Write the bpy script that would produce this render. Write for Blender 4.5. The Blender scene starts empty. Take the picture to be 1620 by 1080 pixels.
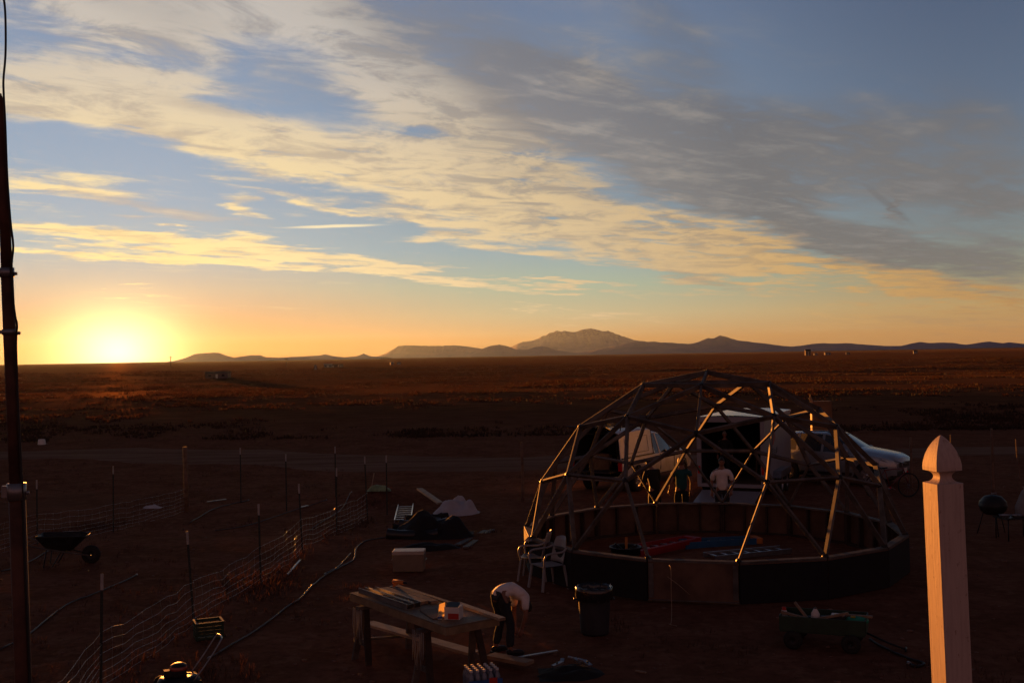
import bpy, bmesh, math, random
import numpy as np
from math import sin, cos, tan, pi, radians, sqrt, atan2, exp
from mathutils import Vector, Matrix, Quaternion, noise

random.seed(7)
scene = bpy.context.scene
COL = scene.collection

# ------------------------------------------------------------------ camera
EYE = 4.06
PITCH, ROLL, FPX = 0.0129, 0.0172, 1739.0
cam_data = bpy.data.cameras.new('camera')
cam = bpy.data.objects.new('camera', cam_data)
COL.objects.link(cam)
cam_data.sensor_width = 36.0
cam_data.lens = FPX / 1620 * 36.0
cam_data.clip_start = 0.1
cam_data.clip_end = 80000
cam.matrix_world = Matrix.Translation((0, 0, EYE)) @ Matrix.Rotation(pi/2 + PITCH, 4, 'X') @ Matrix.Rotation(-ROLL, 4, 'Z')
scene.camera = cam
CM = cam.matrix_world.to_3x3()

def ray(px, py):
    return (CM @ Vector(((px - 810) / FPX, (540 - py) / FPX, -1))).normalized()
def at(px, py, z=0.0):
    """world point at height z that the photograph shows at (px, py)"""
    d = ray(px, py); t = (z - EYE) / d.z
    return Vector((0, 0, EYE)) + d * t
def far(px, py, dist):
    d = ray(px, py); t = dist / d.y
    return Vector((0, 0, EYE)) + d * t

# ------------------------------------------------------------------ light
scene.render.engine = 'CYCLES'
scene.view_settings.view_transform = 'Standard'
scene.view_settings.look = 'None'
scene.view_settings.gamma = 1
scene.view_settings.exposure = 1.6
SUN_DIR = ray(186, 556)
SUN_AZ = atan2(SUN_DIR.x, SUN_DIR.y)
SUN_EL = radians(0.5)
sd = bpy.data.lights.new('sun', 'SUN')
sd.energy = 5.0
sd.angle = radians(0.5)
sd.color = (1.0, 0.31, 0.042)
sun = bpy.data.objects.new('sun', sd)
COL.objects.link(sun)
sv = Vector((sin(SUN_AZ) * cos(SUN_EL), cos(SUN_AZ) * cos(SUN_EL), sin(SUN_EL)))
sun.rotation_euler = sv.to_track_quat('Z', 'Y').to_euler()

# ------------------------------------------------------------------ sky
def lin(c):
    return tuple(((v / 255) / 12.92 if v / 255 <= .04045 else ((v / 255 + .055) / 1.055) ** 2.4) for v in c)
world = bpy.data.worlds.new('World')
scene.world = world
world.use_nodes = True
WN = world.node_tree
WN.nodes.clear()
class G:
    def __init__(s, nt): s.nt = nt
    def put(s, node, i, v):
        if v is None: return
        if isinstance(v, bpy.types.NodeSocket): s.nt.links.new(v, node.inputs[i])
        else:
            sock = node.inputs[i]
            if isinstance(v, (tuple, list)) and len(v) == 3 and sock.type == 'RGBA': v = (*v, 1)
            sock.default_value = v
    def m(s, op, a, b=None, c=None, clamp=False):
        n = s.nt.nodes.new('ShaderNodeMath'); n.operation = op; n.use_clamp = clamp
        s.put(n, 0, a); s.put(n, 1, b); s.put(n, 2, c)
        return n.outputs[0]
    def v(s, op, a, b=None, sc=None):
        n = s.nt.nodes.new('ShaderNodeVectorMath'); n.operation = op
        s.put(n, 0, a); s.put(n, 1, b)
        if sc is not None: s.put(n, 3, sc)
        return n.outputs['Value'] if op in ('LENGTH', 'DOT_PRODUCT', 'DISTANCE') else n.outputs[0]
    def xyz(s, x, y, z):
        n = s.nt.nodes.new('ShaderNodeCombineXYZ')
        s.put(n, 0, x); s.put(n, 1, y); s.put(n, 2, z); return n.outputs[0]
    def map(s, vec, loc=(0,0,0), rot=(0,0,0), sc=(1,1,1), kind='POINT'):
        n = s.nt.nodes.new('ShaderNodeMapping'); n.vector_type = kind
        s.put(n, 0, vec); n.inputs['Location'].default_value = loc
        n.inputs['Rotation'].default_value = rot; n.inputs['Scale'].default_value = sc
        return n.outputs[0]
    def noise(s, vec, scale, detail=4, rough=.5, dist=0, color=False):
        n = s.nt.nodes.new('ShaderNodeTexNoise')
        if vec is not None: s.put(n, 'Vector', vec)
        n.inputs['Scale'].default_value = scale; n.inputs['Detail'].default_value = detail
        n.inputs['Roughness'].default_value = rough; n.inputs['Distortion'].default_value = dist
        return n.outputs[1 if color else 0]
    def ramp(s, fac, stops, interp='LINEAR'):
        n = s.nt.nodes.new('ShaderNodeValToRGB'); s.put(n, 0, fac)
        cr = n.color_ramp; cr.interpolation = interp
        while len(cr.elements) < len(stops): cr.elements.new(.5)
        for e, (p, c) in zip(cr.elements, stops):
            e.position = p; e.color = (*c, 1) if len(c) == 3 else c
        return n.outputs[0]
    def mix(s, f, a, b, op='MIX'):
        n = s.nt.nodes.new('ShaderNodeMix'); n.data_type = 'RGBA'; n.blend_type = op
        s.put(n, 0, f); s.put(n, 6, a); s.put(n, 7, b)
        return n.outputs[2]
    def sm(s, x, a, b, lo=0., hi=1.):
        n = s.nt.nodes.new('ShaderNodeMapRange'); n.interpolation_type = 'SMOOTHSTEP'
        s.put(n, 0, x); s.put(n, 1, a); s.put(n, 2, b); s.put(n, 3, lo); s.put(n, 4, hi)
        return n.outputs[0]

w = G(WN)
tc = WN.nodes.new('ShaderNodeTexCoord')
D = w.v('NORMALIZE', tc.outputs['Generated'])
sp = WN.nodes.new('ShaderNodeSeparateXYZ'); WN.links.new(D, sp.inputs[0])
dx, dy, dz = sp.outputs
DEG = 180 / pi
az = w.m('MULTIPLY', w.m('ARCTAN2', dx, dy), DEG)
el = w.m('MULTIPLY', w.m('ARCSINE', dz), DEG)
AE = w.xyz(az, el, 0.0)
def ae(px, py):
    d = ray(px, py)
    return Vector((math.degrees(atan2(d.x, d.y)), math.degrees(math.asin(d.z)), 0))

# clear air: colour by height above the horizon, warm side and far side
def sky_ramp(stops):
    """stops: (elevation degrees, sRGB); ramp runs over sqrt(el/90)"""
    return [(sqrt(max(e, 0) / 90), lin(c)) for e, c in stops]
hfac = w.m('SQRT', w.m('DIVIDE', w.m('MAXIMUM', el, 0.0), 90.0))
left = w.ramp(hfac, sky_ramp([(0, (208, 108, 36)), (.8, (210, 124, 60)), (2.1, (198, 154, 118)), (3.6, (184, 176, 158)), (5.5, (152, 180, 190)),
                              (8, (142, 172, 194)), (12, (134, 162, 190)), (18, (122, 142, 172)), (35, (64, 78, 104)), (90, (42, 50, 70))]))
mid = w.ramp(hfac, sky_ramp([(0, (206, 142, 78)), (.8, (200, 148, 90)), (2.1, (190, 178, 140)), (3.6, (164, 180, 158)), (5.5, (142, 168, 176)),
                             (8, (126, 152, 170)), (12, (118, 140, 164)), (18, (106, 124, 152)), (35, (58, 72, 98)), (90, (40, 48, 68))]))
right = w.ramp(hfac, sky_ramp([(0, (192, 134, 78)), (.8, (192, 142, 86)), (2.1, (186, 156, 106)), (3.6, (150, 150, 126)), (5.5, (126, 140, 142)),
                               (8, (112, 128, 142)), (12, (94, 110, 132)), (18, (76, 92, 119)), (35, (50, 62, 88)), (90, (38, 46, 66))]))
back = w.ramp(hfac, sky_ramp([(0, (160, 100, 84)), (4, (156, 100, 88)), (12, (134, 94, 92)), (35, (68, 62, 74)), (90, (36, 42, 60))]))
base = w.mix(w.sm(az, -19.0, 2.0), left, mid)
base = w.mix(w.sm(az, 2.0, 24.0), base, right)
base = w.mix(w.sm(dy, 0.84, 0.25), base, w.mix(w.sm(dy, -.1, -.5), w.v('SCALE', back, None, .45), back))

# cloud sheet coordinates: the direction met with a flat layer, long axis along the wind
P = w.v('DIVIDE', w.xyz(dx, dy, 0.0), w.xyz(w.m('ADD', w.m('MAXIMUM', dz, 0.0), .045), w.m('ADD', w.m('MAXIMUM', dz, 0.0), .045), 1.0))
WIND = radians(48)
Pw = w.map(P, rot=(0, 0, WIND - pi/2))
n_big = w.noise(w.map(Pw, sc=(.22, .8, 1), loc=(3.1, 1.7, 0)), 1.0, 3, .55, .3)
n_fine = w.noise(w.map(Pw, sc=(1.5, 2.3, 1), loc=(7.3, 2.2, 0)), 1.6, 7, .62, .6)
n_mot = w.noise(w.map(Pw, sc=(1.0, 1.3, 1), loc=(4.4, 6.1, 0)), 3.0, 6, .66, .5)
n_wisp = w.noise(w.map(Pw, sc=(.5, 5.0, 1), loc=(1.3, 9.2, 0)), 1.5, 4, .6, .8)
wv = w.noise(w.map(Pw, sc=(.5, 1.3, 1)), 1.1, 3, .55, 0, True)
wv2 = w.noise(w.map(P, sc=(1, 1, 1)), 3.2, 4, .6, 0, True)
warp = w.v('MULTIPLY', w.v('SUBTRACT', wv, (.5, .5, .5)), (6.0, 3.0, 0))
warp2 = w.v('MULTIPLY', w.v('SUBTRACT', wv2, (.5, .5, .5)), (2.4, 1.6, 0))
AEw = w.v('ADD', AE, w.v('ADD', warp, warp2))

def strokes(lst):
    tot = None
    for (x0, y0, x1, y1, wid, amp) in lst:
        a, b = ae(x0, y0), ae(x1, y1)
        c = (a + b) / 2; d = b - a
        L = max(d.length / 2 * 1.05, .5); W = wid / 30.35
        mp = w.map(AEw, loc=c, rot=(0, 0, atan2(d.y, d.x)), sc=(L, W, 1), kind='TEXTURE')
        q = w.v('DOT_PRODUCT', mp, mp)
        # flat-topped along its length
        g = w.m('POWER', .3679, w.m('POWER', q, 1.35))
        tot = w.m('MULTIPLY', g, amp) if tot is None else w.m('MULTIPLY_ADD', g, amp, tot)
    return tot
#LIT
LIT = [
 (-120, 120, 330, 195, 34, .95), (200, 185, 560, 270, 40, 1.0), (480, 235, 800, 330, 52, 1.05), (-60, 175, 330, 235, 20, .7),
 (650, 240, 980, 345, 62, 1.0), (850, 330, 1260, 400, 45, .95), (1100, 400, 1620, 465, 20, .75),
 (-60, 75, 420, 120, 30, .55), (330, 20, 760, 150, 38, .62), (560, 60, 900, 240, 50, .7), (700, 150, 860, 300, 60, .5), (0, 10, 500, 30, 40, .5),
 (-60, 352, 330, 378, 17, 1.0), (200, 375, 560, 408, 18, 1.0), (450, 398, 760, 443, 12, .9), (-60, 398, 420, 412, 9, .8), (300, 410, 760, 446, 7, .7),
 (-60, 290, 230, 300, 22, .7), (320, 282, 480, 312, 9, .6), (330, 300, 390, 340, 12, .7), (490, 318, 620, 345, 9, .8), (610, 335, 720, 360, 9, .5),
 (650, 378, 790, 372, 8, .75), (730, 320, 790, 335, 10, .6), (700, 385, 930, 400, 12, .5),
 (780, 440, 1010, 462, 7, .8), (940, 408, 1300, 440, 13, .6), (890, 503, 1020, 492, 7, .8), (1000, 503, 1090, 510, 4, .4), (800, 490, 900, 488, 4, .5),
 (1050, 452, 1330, 470, 9, .5), (1330, 455, 1640, 478, 9, .7), (1230, 512, 1640, 498, 13, .75), (1200, 545, 1640, 530, 10, .4), (1560, 480, 1640, 482, 9, .4),
 (-60, -20, 420, 40, 55, .55), (380, -30, 620, 60, 40, .6), (60, 110, 300, 150, 30, .4), (560, 130, 760, 190, 40, .45), (860, 40, 1000, 140, 60, .35),
 (140, 468, 250, 468, 3, .5), (450, 358, 600, 356, 3.0, .0),
]
DARK = [
 (480, -40, 1000, 190, 75, .75), (760, 90, 1060, 230, 80, .85), (900, 180, 1260, 320, 58, 1.0), (1080, 280, 1330, 340, 40, .9),
 (1270, 375, 1640, 425, 38, 1.1), (1180, 345, 1420, 400, 28, .7), (1000, -40, 1190, 190, 60, .6), (820, 60, 1250, 260, 60, .45), (1120, 190, 1460, 260, 50, .62), (1300, 270, 1640, 330, 45, .6),
 (1480, 100, 1640, 420, 60, .45), (1250, 150, 1640, 300, 60, .25), (1200, 200, 1640, 180, 40, .35),
 (60, -30, 380, 60, 40, .45), (230, 145, 420, 190, 17, .6), (340, 125, 620, 120, 30, .28), (560, 160, 820, 230, 26, .3), (40, 300, 380, 345, 12, .55), (700, 250, 960, 300, 24, .35),
 (1040, 425, 1180, 440, 9, .5), (1350, 500, 1640, 515, 12, .35), (1390, 290, 1440, 350, 5, .7),
]
litc = strokes(LIT)
darkc = strokes(DARK)
nf = w.m('ADD', w.m('MULTIPLY_ADD', n_fine, .55, w.m('MULTIPLY', n_wisp, .32)), w.m('MULTIPLY', n_mot, .5))           # about 0.7 mean
fieldL = w.m('MULTIPLY', litc, w.m('MULTIPLY_ADD', w.m('SUBTRACT', nf, .69), 3.6, 1.08))
fieldL = w.m('ADD', fieldL, w.m('MULTIPLY_ADD', w.m('SUBTRACT', n_big, .50), .9, w.m('MULTIPLY', w.m('SUBTRACT', nf, .68), 1.3)))
fieldL = w.m('MULTIPLY', fieldL, w.sm(el, 0.4, 2.6, .45, 1.0))
aL = w.m('MULTIPLY', w.sm(fieldL, 0.06, 1.0), .95)
fieldD = w.m('MULTIPLY', darkc, w.m('MULTIPLY_ADD', w.m('SUBTRACT', nf, .69), 3.2, 1.0))
aD = w.m('MULTIPLY', w.sm(fieldD, 0.04, 1.15), .86)
# lit cloud colour falls off away from the sun
sund = w.v('DISTANCE', AE, tuple(ae(186, 556)))
litcol = w.ramp(w.m('DIVIDE', sund, 60.0), [(0, lin((255, 232, 150))), (.13, lin((254, 230, 168))), (.26, lin((236, 212, 165))), (.42, lin((214, 188, 146))),
                                            (.6, lin((206, 164, 104))), (.75, lin((186, 142, 88))), (1, lin((60, 52, 60)))])
hi_lit = w.ramp(w.m('DIVIDE', sund, 60.0), [(0, lin((240, 220, 180))), (.3, lin((196, 190, 182))), (.5, lin((160, 152, 142))), (.75, lin((128, 128, 132))), (1, lin((60, 58, 70)))])
litcol = w.mix(w.sm(el, 7.5, 16.0), litcol, hi_lit)
drkcol = w.ramp(w.m('DIVIDE', sund, 60.0), [(0, lin((200, 170, 130))), (.2, lin((182, 168, 150))), (.38, lin((136, 133, 132))), (.55, lin((110, 108, 108))), (.75, lin((116, 112, 110))), (1, lin((50, 48, 58)))])
drkhi = w.ramp(w.m('DIVIDE', sund, 60.0), [(0, lin((165, 165, 168))), (.35, lin((126, 127, 132))), (.55, lin((96, 102, 114))), (1, lin((44, 48, 60)))])
drkcol = w.mix(w.sm(el, 9.0, 17.0), drkcol, drkhi)
drkcol = w.mix(w.sm(nf, .64, .90, 0, .7), drkcol, hi_lit)
litcol = w.mix(w.m('MULTIPLY', w.sm(n_mot, .58, .38), w.sm(el, 3.0, 8.0, .2, .68)), litcol, drkcol)
c1 = w.mix(aL, base, litcol)
c1 = w.mix(aD, c1, drkcol)
# vapour trail, a thin short streak
def streak(x0, y0, x1, y1, wid, col, amp, prev):
    a, b = ae(x0, y0), ae(x1, y1); c = (a + b) / 2; d = b - a
    mp = w.map(w.v('ADD', AE, w.v('MULTIPLY', warp2, (.0, .08, 0))), loc=c, rot=(0, 0, atan2(d.y, d.x)), sc=(d.length / 2, wid / 30.35, 1), kind='TEXTURE')
    q = w.v('DOT_PRODUCT', mp, mp)
    return w.mix(w.m('MULTIPLY', w.m('POWER', .3679, w.m('MULTIPLY', q, q)), amp), prev, lin(col))
c1 = streak(455, 360, 598, 356, 2.2, (255, 238, 190), .85, c1)
c1 = streak(1368, 292, 1440, 352, 5, (108, 108, 110), .55, c1)
# glow of air around the low sun, and the sun itself
sund2 = w.v('LENGTH', w.v('MULTIPLY', w.v('SUBTRACT', AE, tuple(ae(186, 556))), (0.72, 1.08, 0)))
g1 = w.m('POWER', .3679, w.m('POWER', w.m('DIVIDE', sund2, 1.6), 1.5))
g2 = w.m('POWER', .3679, w.m('DIVIDE', sund2, 3.2))
g3 = w.m('POWER', .3679, w.m('DIVIDE', sund2, 9.0))
c1 = w.mix(1.0, c1, w.v('SCALE', (1.0, .80, .36), None, w.m('MULTIPLY', g1, 2.6)), 'ADD')
c1 = w.mix(1.0, c1, w.v('SCALE', (1.0, .62, .12), None, w.m('MULTIPLY', g2, .10)), 'ADD')
c1 = w.mix(1.0, c1, w.v('SCALE', (.9, .42, .03), None, w.m('MULTIPLY', g3, .02)), 'ADD')
# physical sky for the same sun adds its share of the scattered light
nis = WN.nodes.new('ShaderNodeTexSky'); nis.sky_type = 'NISHITA'; nis.sun_disc = False
nis.sun_elevation = SUN_EL; nis.sun_rotation = SUN_AZ
nis.dust_density = 2.0
tot = w.mix(1.0, w.v('SCALE', c1, None, .317), w.v('SCALE', nis.outputs[0], None, 0.003), 'ADD')
bg = WN.nodes.new('ShaderNodeBackground'); WN.links.new(tot, bg.inputs[0]); bg.inputs[1].default_value = 1.0
wo = WN.nodes.new('ShaderNodeOutputWorld'); WN.links.new(bg.outputs[0], wo.inputs[0])
world.cycles.sampling_method = 'MANUAL'
world.cycles.sample_map_resolution = 512

# ------------------------------------------------------------------ helpers
def tag(o, label=None, cat=None, group=None, kind=None):
    if label: o['label'] = label
    if cat: o['category'] = cat
    if group: o['group'] = group
    if kind: o['kind'] = kind
    return o
def empty(name, loc=(0, 0, 0), rz=0.0, label=None, cat=None, group=None):
    o = bpy.data.objects.new(name, None); COL.objects.link(o)
    o.location = loc; o.rotation_euler = (0, 0, rz); o.empty_display_size = .1
    return tag(o, label, cat, group)

MATS = {}
def mat(name, col, rough=.8, var=.25, scale=6.0, metal=0.0, spec=.3, bump=0.0, stretch=(1, 1, 1), col2=None, sheen=0, trans=0):
    if name in MATS: return MATS[name]
    m = bpy.data.materials.new(name); m.use_nodes = True
    nt = m.node_tree; g = G(nt); b = nt.nodes['Principled BSDF']
    t = nt.nodes.new('ShaderNodeTexCoord')
    vec = g.map(t.outputs['Object'], sc=stretch)
    n1 = g.noise(vec, scale, 5, .6)
    c2 = col2 if col2 else tuple(min(1, c * (1 - var)) for c in col)
    c1_ = tuple(min(1, c * (1 + var * .5)) for c in col)
    nt.links.new(g.mix(g.sm(n1, .3, .7), c2, c1_), b.inputs['Base Color'])
    b.inputs['Roughness'].default_value = rough
    nt.links.new(g.m('MULTIPLY_ADD', n1, .25 * rough, rough * .87), b.inputs['Roughness'])
    b.inputs['Metallic'].default_value = metal
    b.inputs['Specular IOR Level'].default_value = spec
    if bump:
        bp = nt.nodes.new('ShaderNodeBump'); bp.inputs['Strength'].default_value = .6; bp.inputs['Distance'].default_value = bump
        nt.links.new(g.noise(vec, scale * 3, 4, .6), bp.inputs['Height']); nt.links.new(bp.outputs[0], b.inputs['Normal'])
    if trans:
        tr = nt.nodes.new('ShaderNodeBsdfTranslucent'); tr.inputs[0].default_value = (*c1_, 1)
        mx = nt.nodes.new('ShaderNodeMixShader'); mx.inputs[0].default_value = trans
        out = nt.nodes['Material Output']
        nt.links.new(b.outputs[0], mx.inputs[1]); nt.links.new(tr.outputs[0], mx.inputs[2]); nt.links.new(mx.outputs[0], out.inputs[0])
    MATS[name] = m
    return m

class MB:
    """collects shapes for ONE mesh object"""
    def __init__(s): s.v = []; s.f = []; s.smooth = []
    def add(s, vs, fs, M=None, smooth=False):
        o = len(s.v)
        for p in vs:
            p = Vector(p)
            s.v.append(M @ p if M is not None else p)
        for f in fs: s.f.append([i + o for i in f]); s.smooth.append(smooth)
        return s
    def box(s, c, size, M=None, rot=None, taper=1.0):
        x, y, z = [q / 2 for q in size]
        vs = [Vector((sx * x * (taper if sz > 0 else 1), sy * y * (taper if sz > 0 else 1), sz * z)) for sz in (-1, 1) for sy in (-1, 1) for sx in (-1, 1)]
        R = rot.to_matrix() if isinstance(rot, Quaternion) else (Matrix.Identity(3) if rot is None else (rot if isinstance(rot, Matrix) else Matrix.Rotation(rot, 3, 'Z')))
        vs = [R @ p + Vector(c) for p in vs]
        return s.add(vs, [(0, 2, 3, 1), (4, 5, 7, 6), (0, 1, 5, 4), (2, 6, 7, 3), (0, 4, 6, 2), (1, 3, 7, 5)], M)
    def bar(s, a, b, wd, th, up=(0, 0, 1), M=None, ext=0.0):
        """board from a to b; th measured along up, wd across"""
        a, b = Vector(a), Vector(b); d = (b - a).normalized(); a = a - d * ext; b = b + d * ext
        u = Vector(up); u = (u - d * u.dot(d))
        if u.length < 1e-4: u = Vector((1, 0, 0)) - d * d.x
        u.normalize(); r = d.cross(u).normalized()
        vs = [p + r * (sx * wd / 2) + u * (sz * th / 2) for p in (a, b) for sz in (-1, 1) for sx in (-1, 1)]
        return s.add(vs, [(0, 1, 3, 2), (4, 6, 7, 5), (0, 4, 5, 1), (2, 3, 7, 6), (0, 2, 6, 4), (1, 5, 7, 3)], M)
    def tube(s, pts, r, n=8, M=None, closed=False, cap=True):
        pts = [Vector(p) for p in pts]; rs = r if isinstance(r, (list, tuple)) else [r] * len(pts)
        vs = []; fs = []; N = len(pts); prev = None
        for i, p in enumerate(pts):
            if closed: d = pts[(i + 1) % N] - pts[i - 1]
            else: d = pts[min(i + 1, N - 1)] - pts[max(i - 1, 0)]
            d.normalize()
            if prev is None:
                u = Vector((0, 0, 1)) if abs(d.z) < .9 else Vector((1, 0, 0))
            else: u = prev
            u = (u - d * u.dot(d)).normalized(); prev = u; q = d.cross(u)
            for k in range(n):
                a = 2 * pi * k / n; vs.append(p + (u * cos(a) + q * sin(a)) * rs[i])
        for i in range(N if closed else N - 1):
            j = (i + 1) % N
            for k in range(n):
                fs.append((i * n + k, i * n + (k + 1) % n, j * n + (k + 1) % n, j * n + k))
        if cap and not closed:
            fs.append(tuple(range(n))[::-1]); fs.append(tuple((N - 1) * n + k for k in range(n)))
        return s.add(vs, fs, M, True)
    def lathe(s, prof, n=24, M=None, cap=False):
        vs = []; fs = []
        for (r, z) in prof:
            for k in range(n):
                a = 2 * pi * k / n; vs.append((r * cos(a), r * sin(a), z))
        for i in range(len(prof) - 1):
            for k in range(n):
                fs.append((i * n + k, i * n + (k + 1) % n, (i + 1) * n + (k + 1) % n, (i + 1) * n + k))
        if cap: fs.append(tuple(range(n))[::-1]); fs.append(tuple((len(prof) - 1) * n + k for k in range(n)))
        return s.add(vs, fs, M, True)
    def ball(s, c, r, M=None, n=10, sq=(1, 1, 1), jit=0.0):
        vs = []; fs = []; m_ = n // 2 + 1
        for i in range(m_ + 1):
            t = pi * i / m_
            for k in range(n):
                a = 2 * pi * k / n; j = 1 + random.uniform(-jit, jit)
                vs.append(Vector(c) + Vector((sin(t) * cos(a) * sq[0], sin(t) * sin(a) * sq[1], cos(t) * sq[2])) * r * j)
        for i in range(m_):
            for k in range(n):
                fs.append((i * n + k, (i + 1) * n + k, (i + 1) * n + (k + 1) % n, i * n + (k + 1) % n))
        return s.add(vs, fs, M, True)
    def build(s, name, m, parent=None, label=None, bevel=0.0):
        me = bpy.data.meshes.new(name); me.from_pydata([tuple(p) for p in s.v], [], s.f)
        me.polygons.foreach_set('use_smooth', s.smooth); me.materials.append(m); me.update()
        o = bpy.data.objects.new(name, me); COL.objects.link(o)
        if parent is not None: o.parent = parent
        if label: o['label'] = label
        if bevel:
            b = o.modifiers.new('bevel', 'BEVEL'); b.width = bevel; b.segments = 2; b.limit_method = 'ANGLE'
        return o
def copy_tree(o, parent=None):
    c = o.copy(); COL.objects.link(c); c.parent = parent
    for ch in [q for q in bpy.data.objects if q.parent == o]: copy_tree(ch, c)
    return c
def TR(loc=(0, 0, 0), rz=0, rx=0, ry=0):
    return Matrix.Translation(loc) @ Matrix.Rotation(rz, 4, 'Z') @ Matrix.Rotation(ry, 4, 'Y') @ Matrix.Rotation(rx, 4, 'X')

# ------------------------------------------------------------------ terrain
def sstep(x, a, b):
    t = min(1, max(0, (x - a) / (b - a))); return t * t * (3 - 2 * t)
MOUND = at(612, 782)
ROADC = [(-70, 49), (-40, 50.0), (-20, 50.5), (-12, 48), (-5, 44.5), (0, 43.5), (8, 44), (20, 45.5), (45, 47), (90, 50)]
def road_y(x):
    for (a, ya), (b, yb) in zip(ROADC, ROADC[1:]):
        if x <= b: t = sstep(x, a, b); return ya + (yb - ya) * t
    return ROADC[-1][1]
def H(x, y):
    r = sqrt(x * x + y * y)
    if r > 3500: return 0.0
    h = 0.0
    calm = 1 - .8 * sstep(2.6 - abs(y - road_y(x)), 0, 1.2) if 35 < y < 60 else 1.0
    if r < 400:
        h += .04 * noise.noise((x * .35, y * .35, 0)) * calm + .02 * noise.noise((x * 1.3, y * 1.3, 4)) * calm
        if y < 60: h += .012 * noise.noise((x * 4, y * 4, 9)) * calm
    far_ = sstep(y, 62, 130) * (1 - sstep(r, 1500, 3400))
    h += far_ * (.13 * noise.noise((x * .02, y * .035, 2)) +   .06 * noise.noise((x * .07, y * .12, 5)))
    h -= .2 * sstep(y, 25.0, 27.0) * (1 - sstep(y, 60, 110))
    q_ = y - 72 - .12 * x; h += .76 * exp(-(q_ / (13.0 if q_ < 0 else 75.0)) ** 2) * (1 - sstep(abs(x), 90, 200)) * (1 + .12 * noise.noise((x * .05, 1, 1)))  # low swell added toward the sun so its shadow darkens the yard
    d2 = ((x - MOUND.x) / 1.5) ** 2 + ((y - MOUND.y) / 1.0) ** 2
    if d2 < 9: h += .38 * exp(-d2) * (1 + .3 * noise.noise((x * 2, y * 2, 1)))
    return h
def gd(px, py):
    """ground point seen at (px, py)"""
    z = 0.0
    for _ in range(4):
        p = at(px, py, z); z = H(p.x, p.y)
    return Vector((p.x, p.y, z))
def axis(lo, hi, step, lim, grow):
    a = list(np.arange(lo, hi + 1e-6, step)); s = step
    while a[-1] < lim: s *= grow; a.append(a[-1] + s)
    s = step; b = []
    x = lo
    while x > -lim: s *= grow; x -= s; b.append(x)
    return b[::-1] + a
def grid(name, xs, ys, fn, m):
    vs = [(x, y, fn(x, y)) for y in ys for x in xs]; nx = len(xs)
    fs = [(j * nx + i, j * nx + i + 1, (j + 1) * nx + i + 1, (j + 1) * nx + i) for j in range(len(ys) - 1) for i in range(nx - 1)]
    me = bpy.data.meshes.new(name); me.from_pydata(vs, [], fs); me.materials.append(m)
    me.polygons.foreach_set('use_smooth', [True] * len(fs))
    o = bpy.data.objects.new(name, me); COL.objects.link(o); return o

def ground_mat(name, road=False):
    m = bpy.data.materials.new(name); m.use_nodes = True
    nt = m.node_tree; g = G(nt); b = nt.nodes['Principled BSDF']
    t = nt.nodes.new('ShaderNodeTexCoord'); p = t.outputs['Object']
    big = g.noise(p, .11, 4, .6); midn = g.noise(p, .7, 5, .62); fine = g.noise(p, 6.0, 6, .65)
    soil = g.mix(g.sm(midn, .32, .68), (.082, .031, .022), (.15, .062, .045))
    soil = g.mix(g.sm(g.noise(p, 2.4, 5, .7), .52, .60, 0, .6), soil, (.17, .080, .056))
    soil = g.mix(g.sm(fine, .40, .72, 0, .7), soil, (.035, .015, .011))
    soil = g.mix(g.sm(big, .5, .68, 0, .5), soil, (.09, .052, .038))
    if road:
        rd = g.noise(g.map(p, sc=(.12, 1.0, 1)), 1.4, 5, .65)
        soil = g.mix(g.sm(rd, .35, .65), (.10, .060, .048), (.17, .11, .088))
    else:
        sep = nt.nodes.new('ShaderNodeSeparateXYZ'); nt.links.new(p, sep.inputs[0])
        # rangeland beyond the yard: dry grass over red soil
        veg = g.noise(g.map(p, sc=(.05, .09, 1)), 1.0, 6, .7)
        vf = g.noise(g.map(p, sc=(.5, .9, 1)), 1.0, 5, .7)
        gcol = g.mix(g.sm(vf, .38, .62), (.05, .021, .012), (.13, .058, .030))
        gcol = g.mix(g.sm(veg, .45, .6, 0, .55), gcol, (.05, .024, .016))
        soil = g.mix(g.sm(sep.outputs[1], 52, 75), soil, gcol)
    nt.links.new(soil, b.inputs['Base Color'])
    b.inputs['Roughness'].default_value = .95; b.inputs['Specular IOR Level'].default_value = .08
    bp = nt.nodes.new('ShaderNodeBump'); bp.inputs['Strength'].default_value = .7; bp.inputs['Distance'].default_value = .03
    if not road:
        nt.links.new(g.sm(sep.outputs[1], 48, 66, .7, .06), bp.inputs['Strength'])
        nt.links.new(g.sm(sep.outputs[1], 60, 80, .95, .95), b.inputs['Roughness'])
        nt.links.new(g.sm(sep.outputs[1], 60, 80, .08, .03), b.inputs['Specular IOR Level'])
    hh = g.m('ADD', g.noise(p, 2.2, 6, .7), g.m('MULTIPLY', g.noise(p, 14, 4, .6), .3))
    nt.links.new(hh, bp.inputs['Height'])
    # dusty soil: matt, with a weak forward sheen toward a low sun
    df = nt.nodes.new('ShaderNodeBsdfDiffuse'); gl = nt.nodes.new('ShaderNodeBsdfGlossy'); mx = nt.nodes.new('ShaderNodeMixShader'); mx.inputs[0].default_value = .06
    gl.inputs['Roughness'].default_value = .8; gl.inputs['Color'].default_value = (.8, .42, .2, 1)
    nt.links.new(soil, df.inputs['Color']); nt.links.new(bp.outputs[0], df.inputs['Normal']); nt.links.new(bp.outputs[0], gl.inputs['Normal'])
    nt.links.new(df.outputs[0], mx.inputs[1]); nt.links.new(gl.outputs[0], mx.inputs[2]); nt.links.new(mx.outputs[0], nt.nodes['Material Output'].inputs[0])
    nt.nodes.remove(b)
    return m
GROUND = ground_mat('red_soil')
xs = axis(-16, 20, .25, 18000, 1.07); ys_ = [y for y in axis(6, 46, .25, 18000, 1.045) if y > -400]
tag(grid('ground', xs, ys_, H, GROUND), kind='structure')

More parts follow.
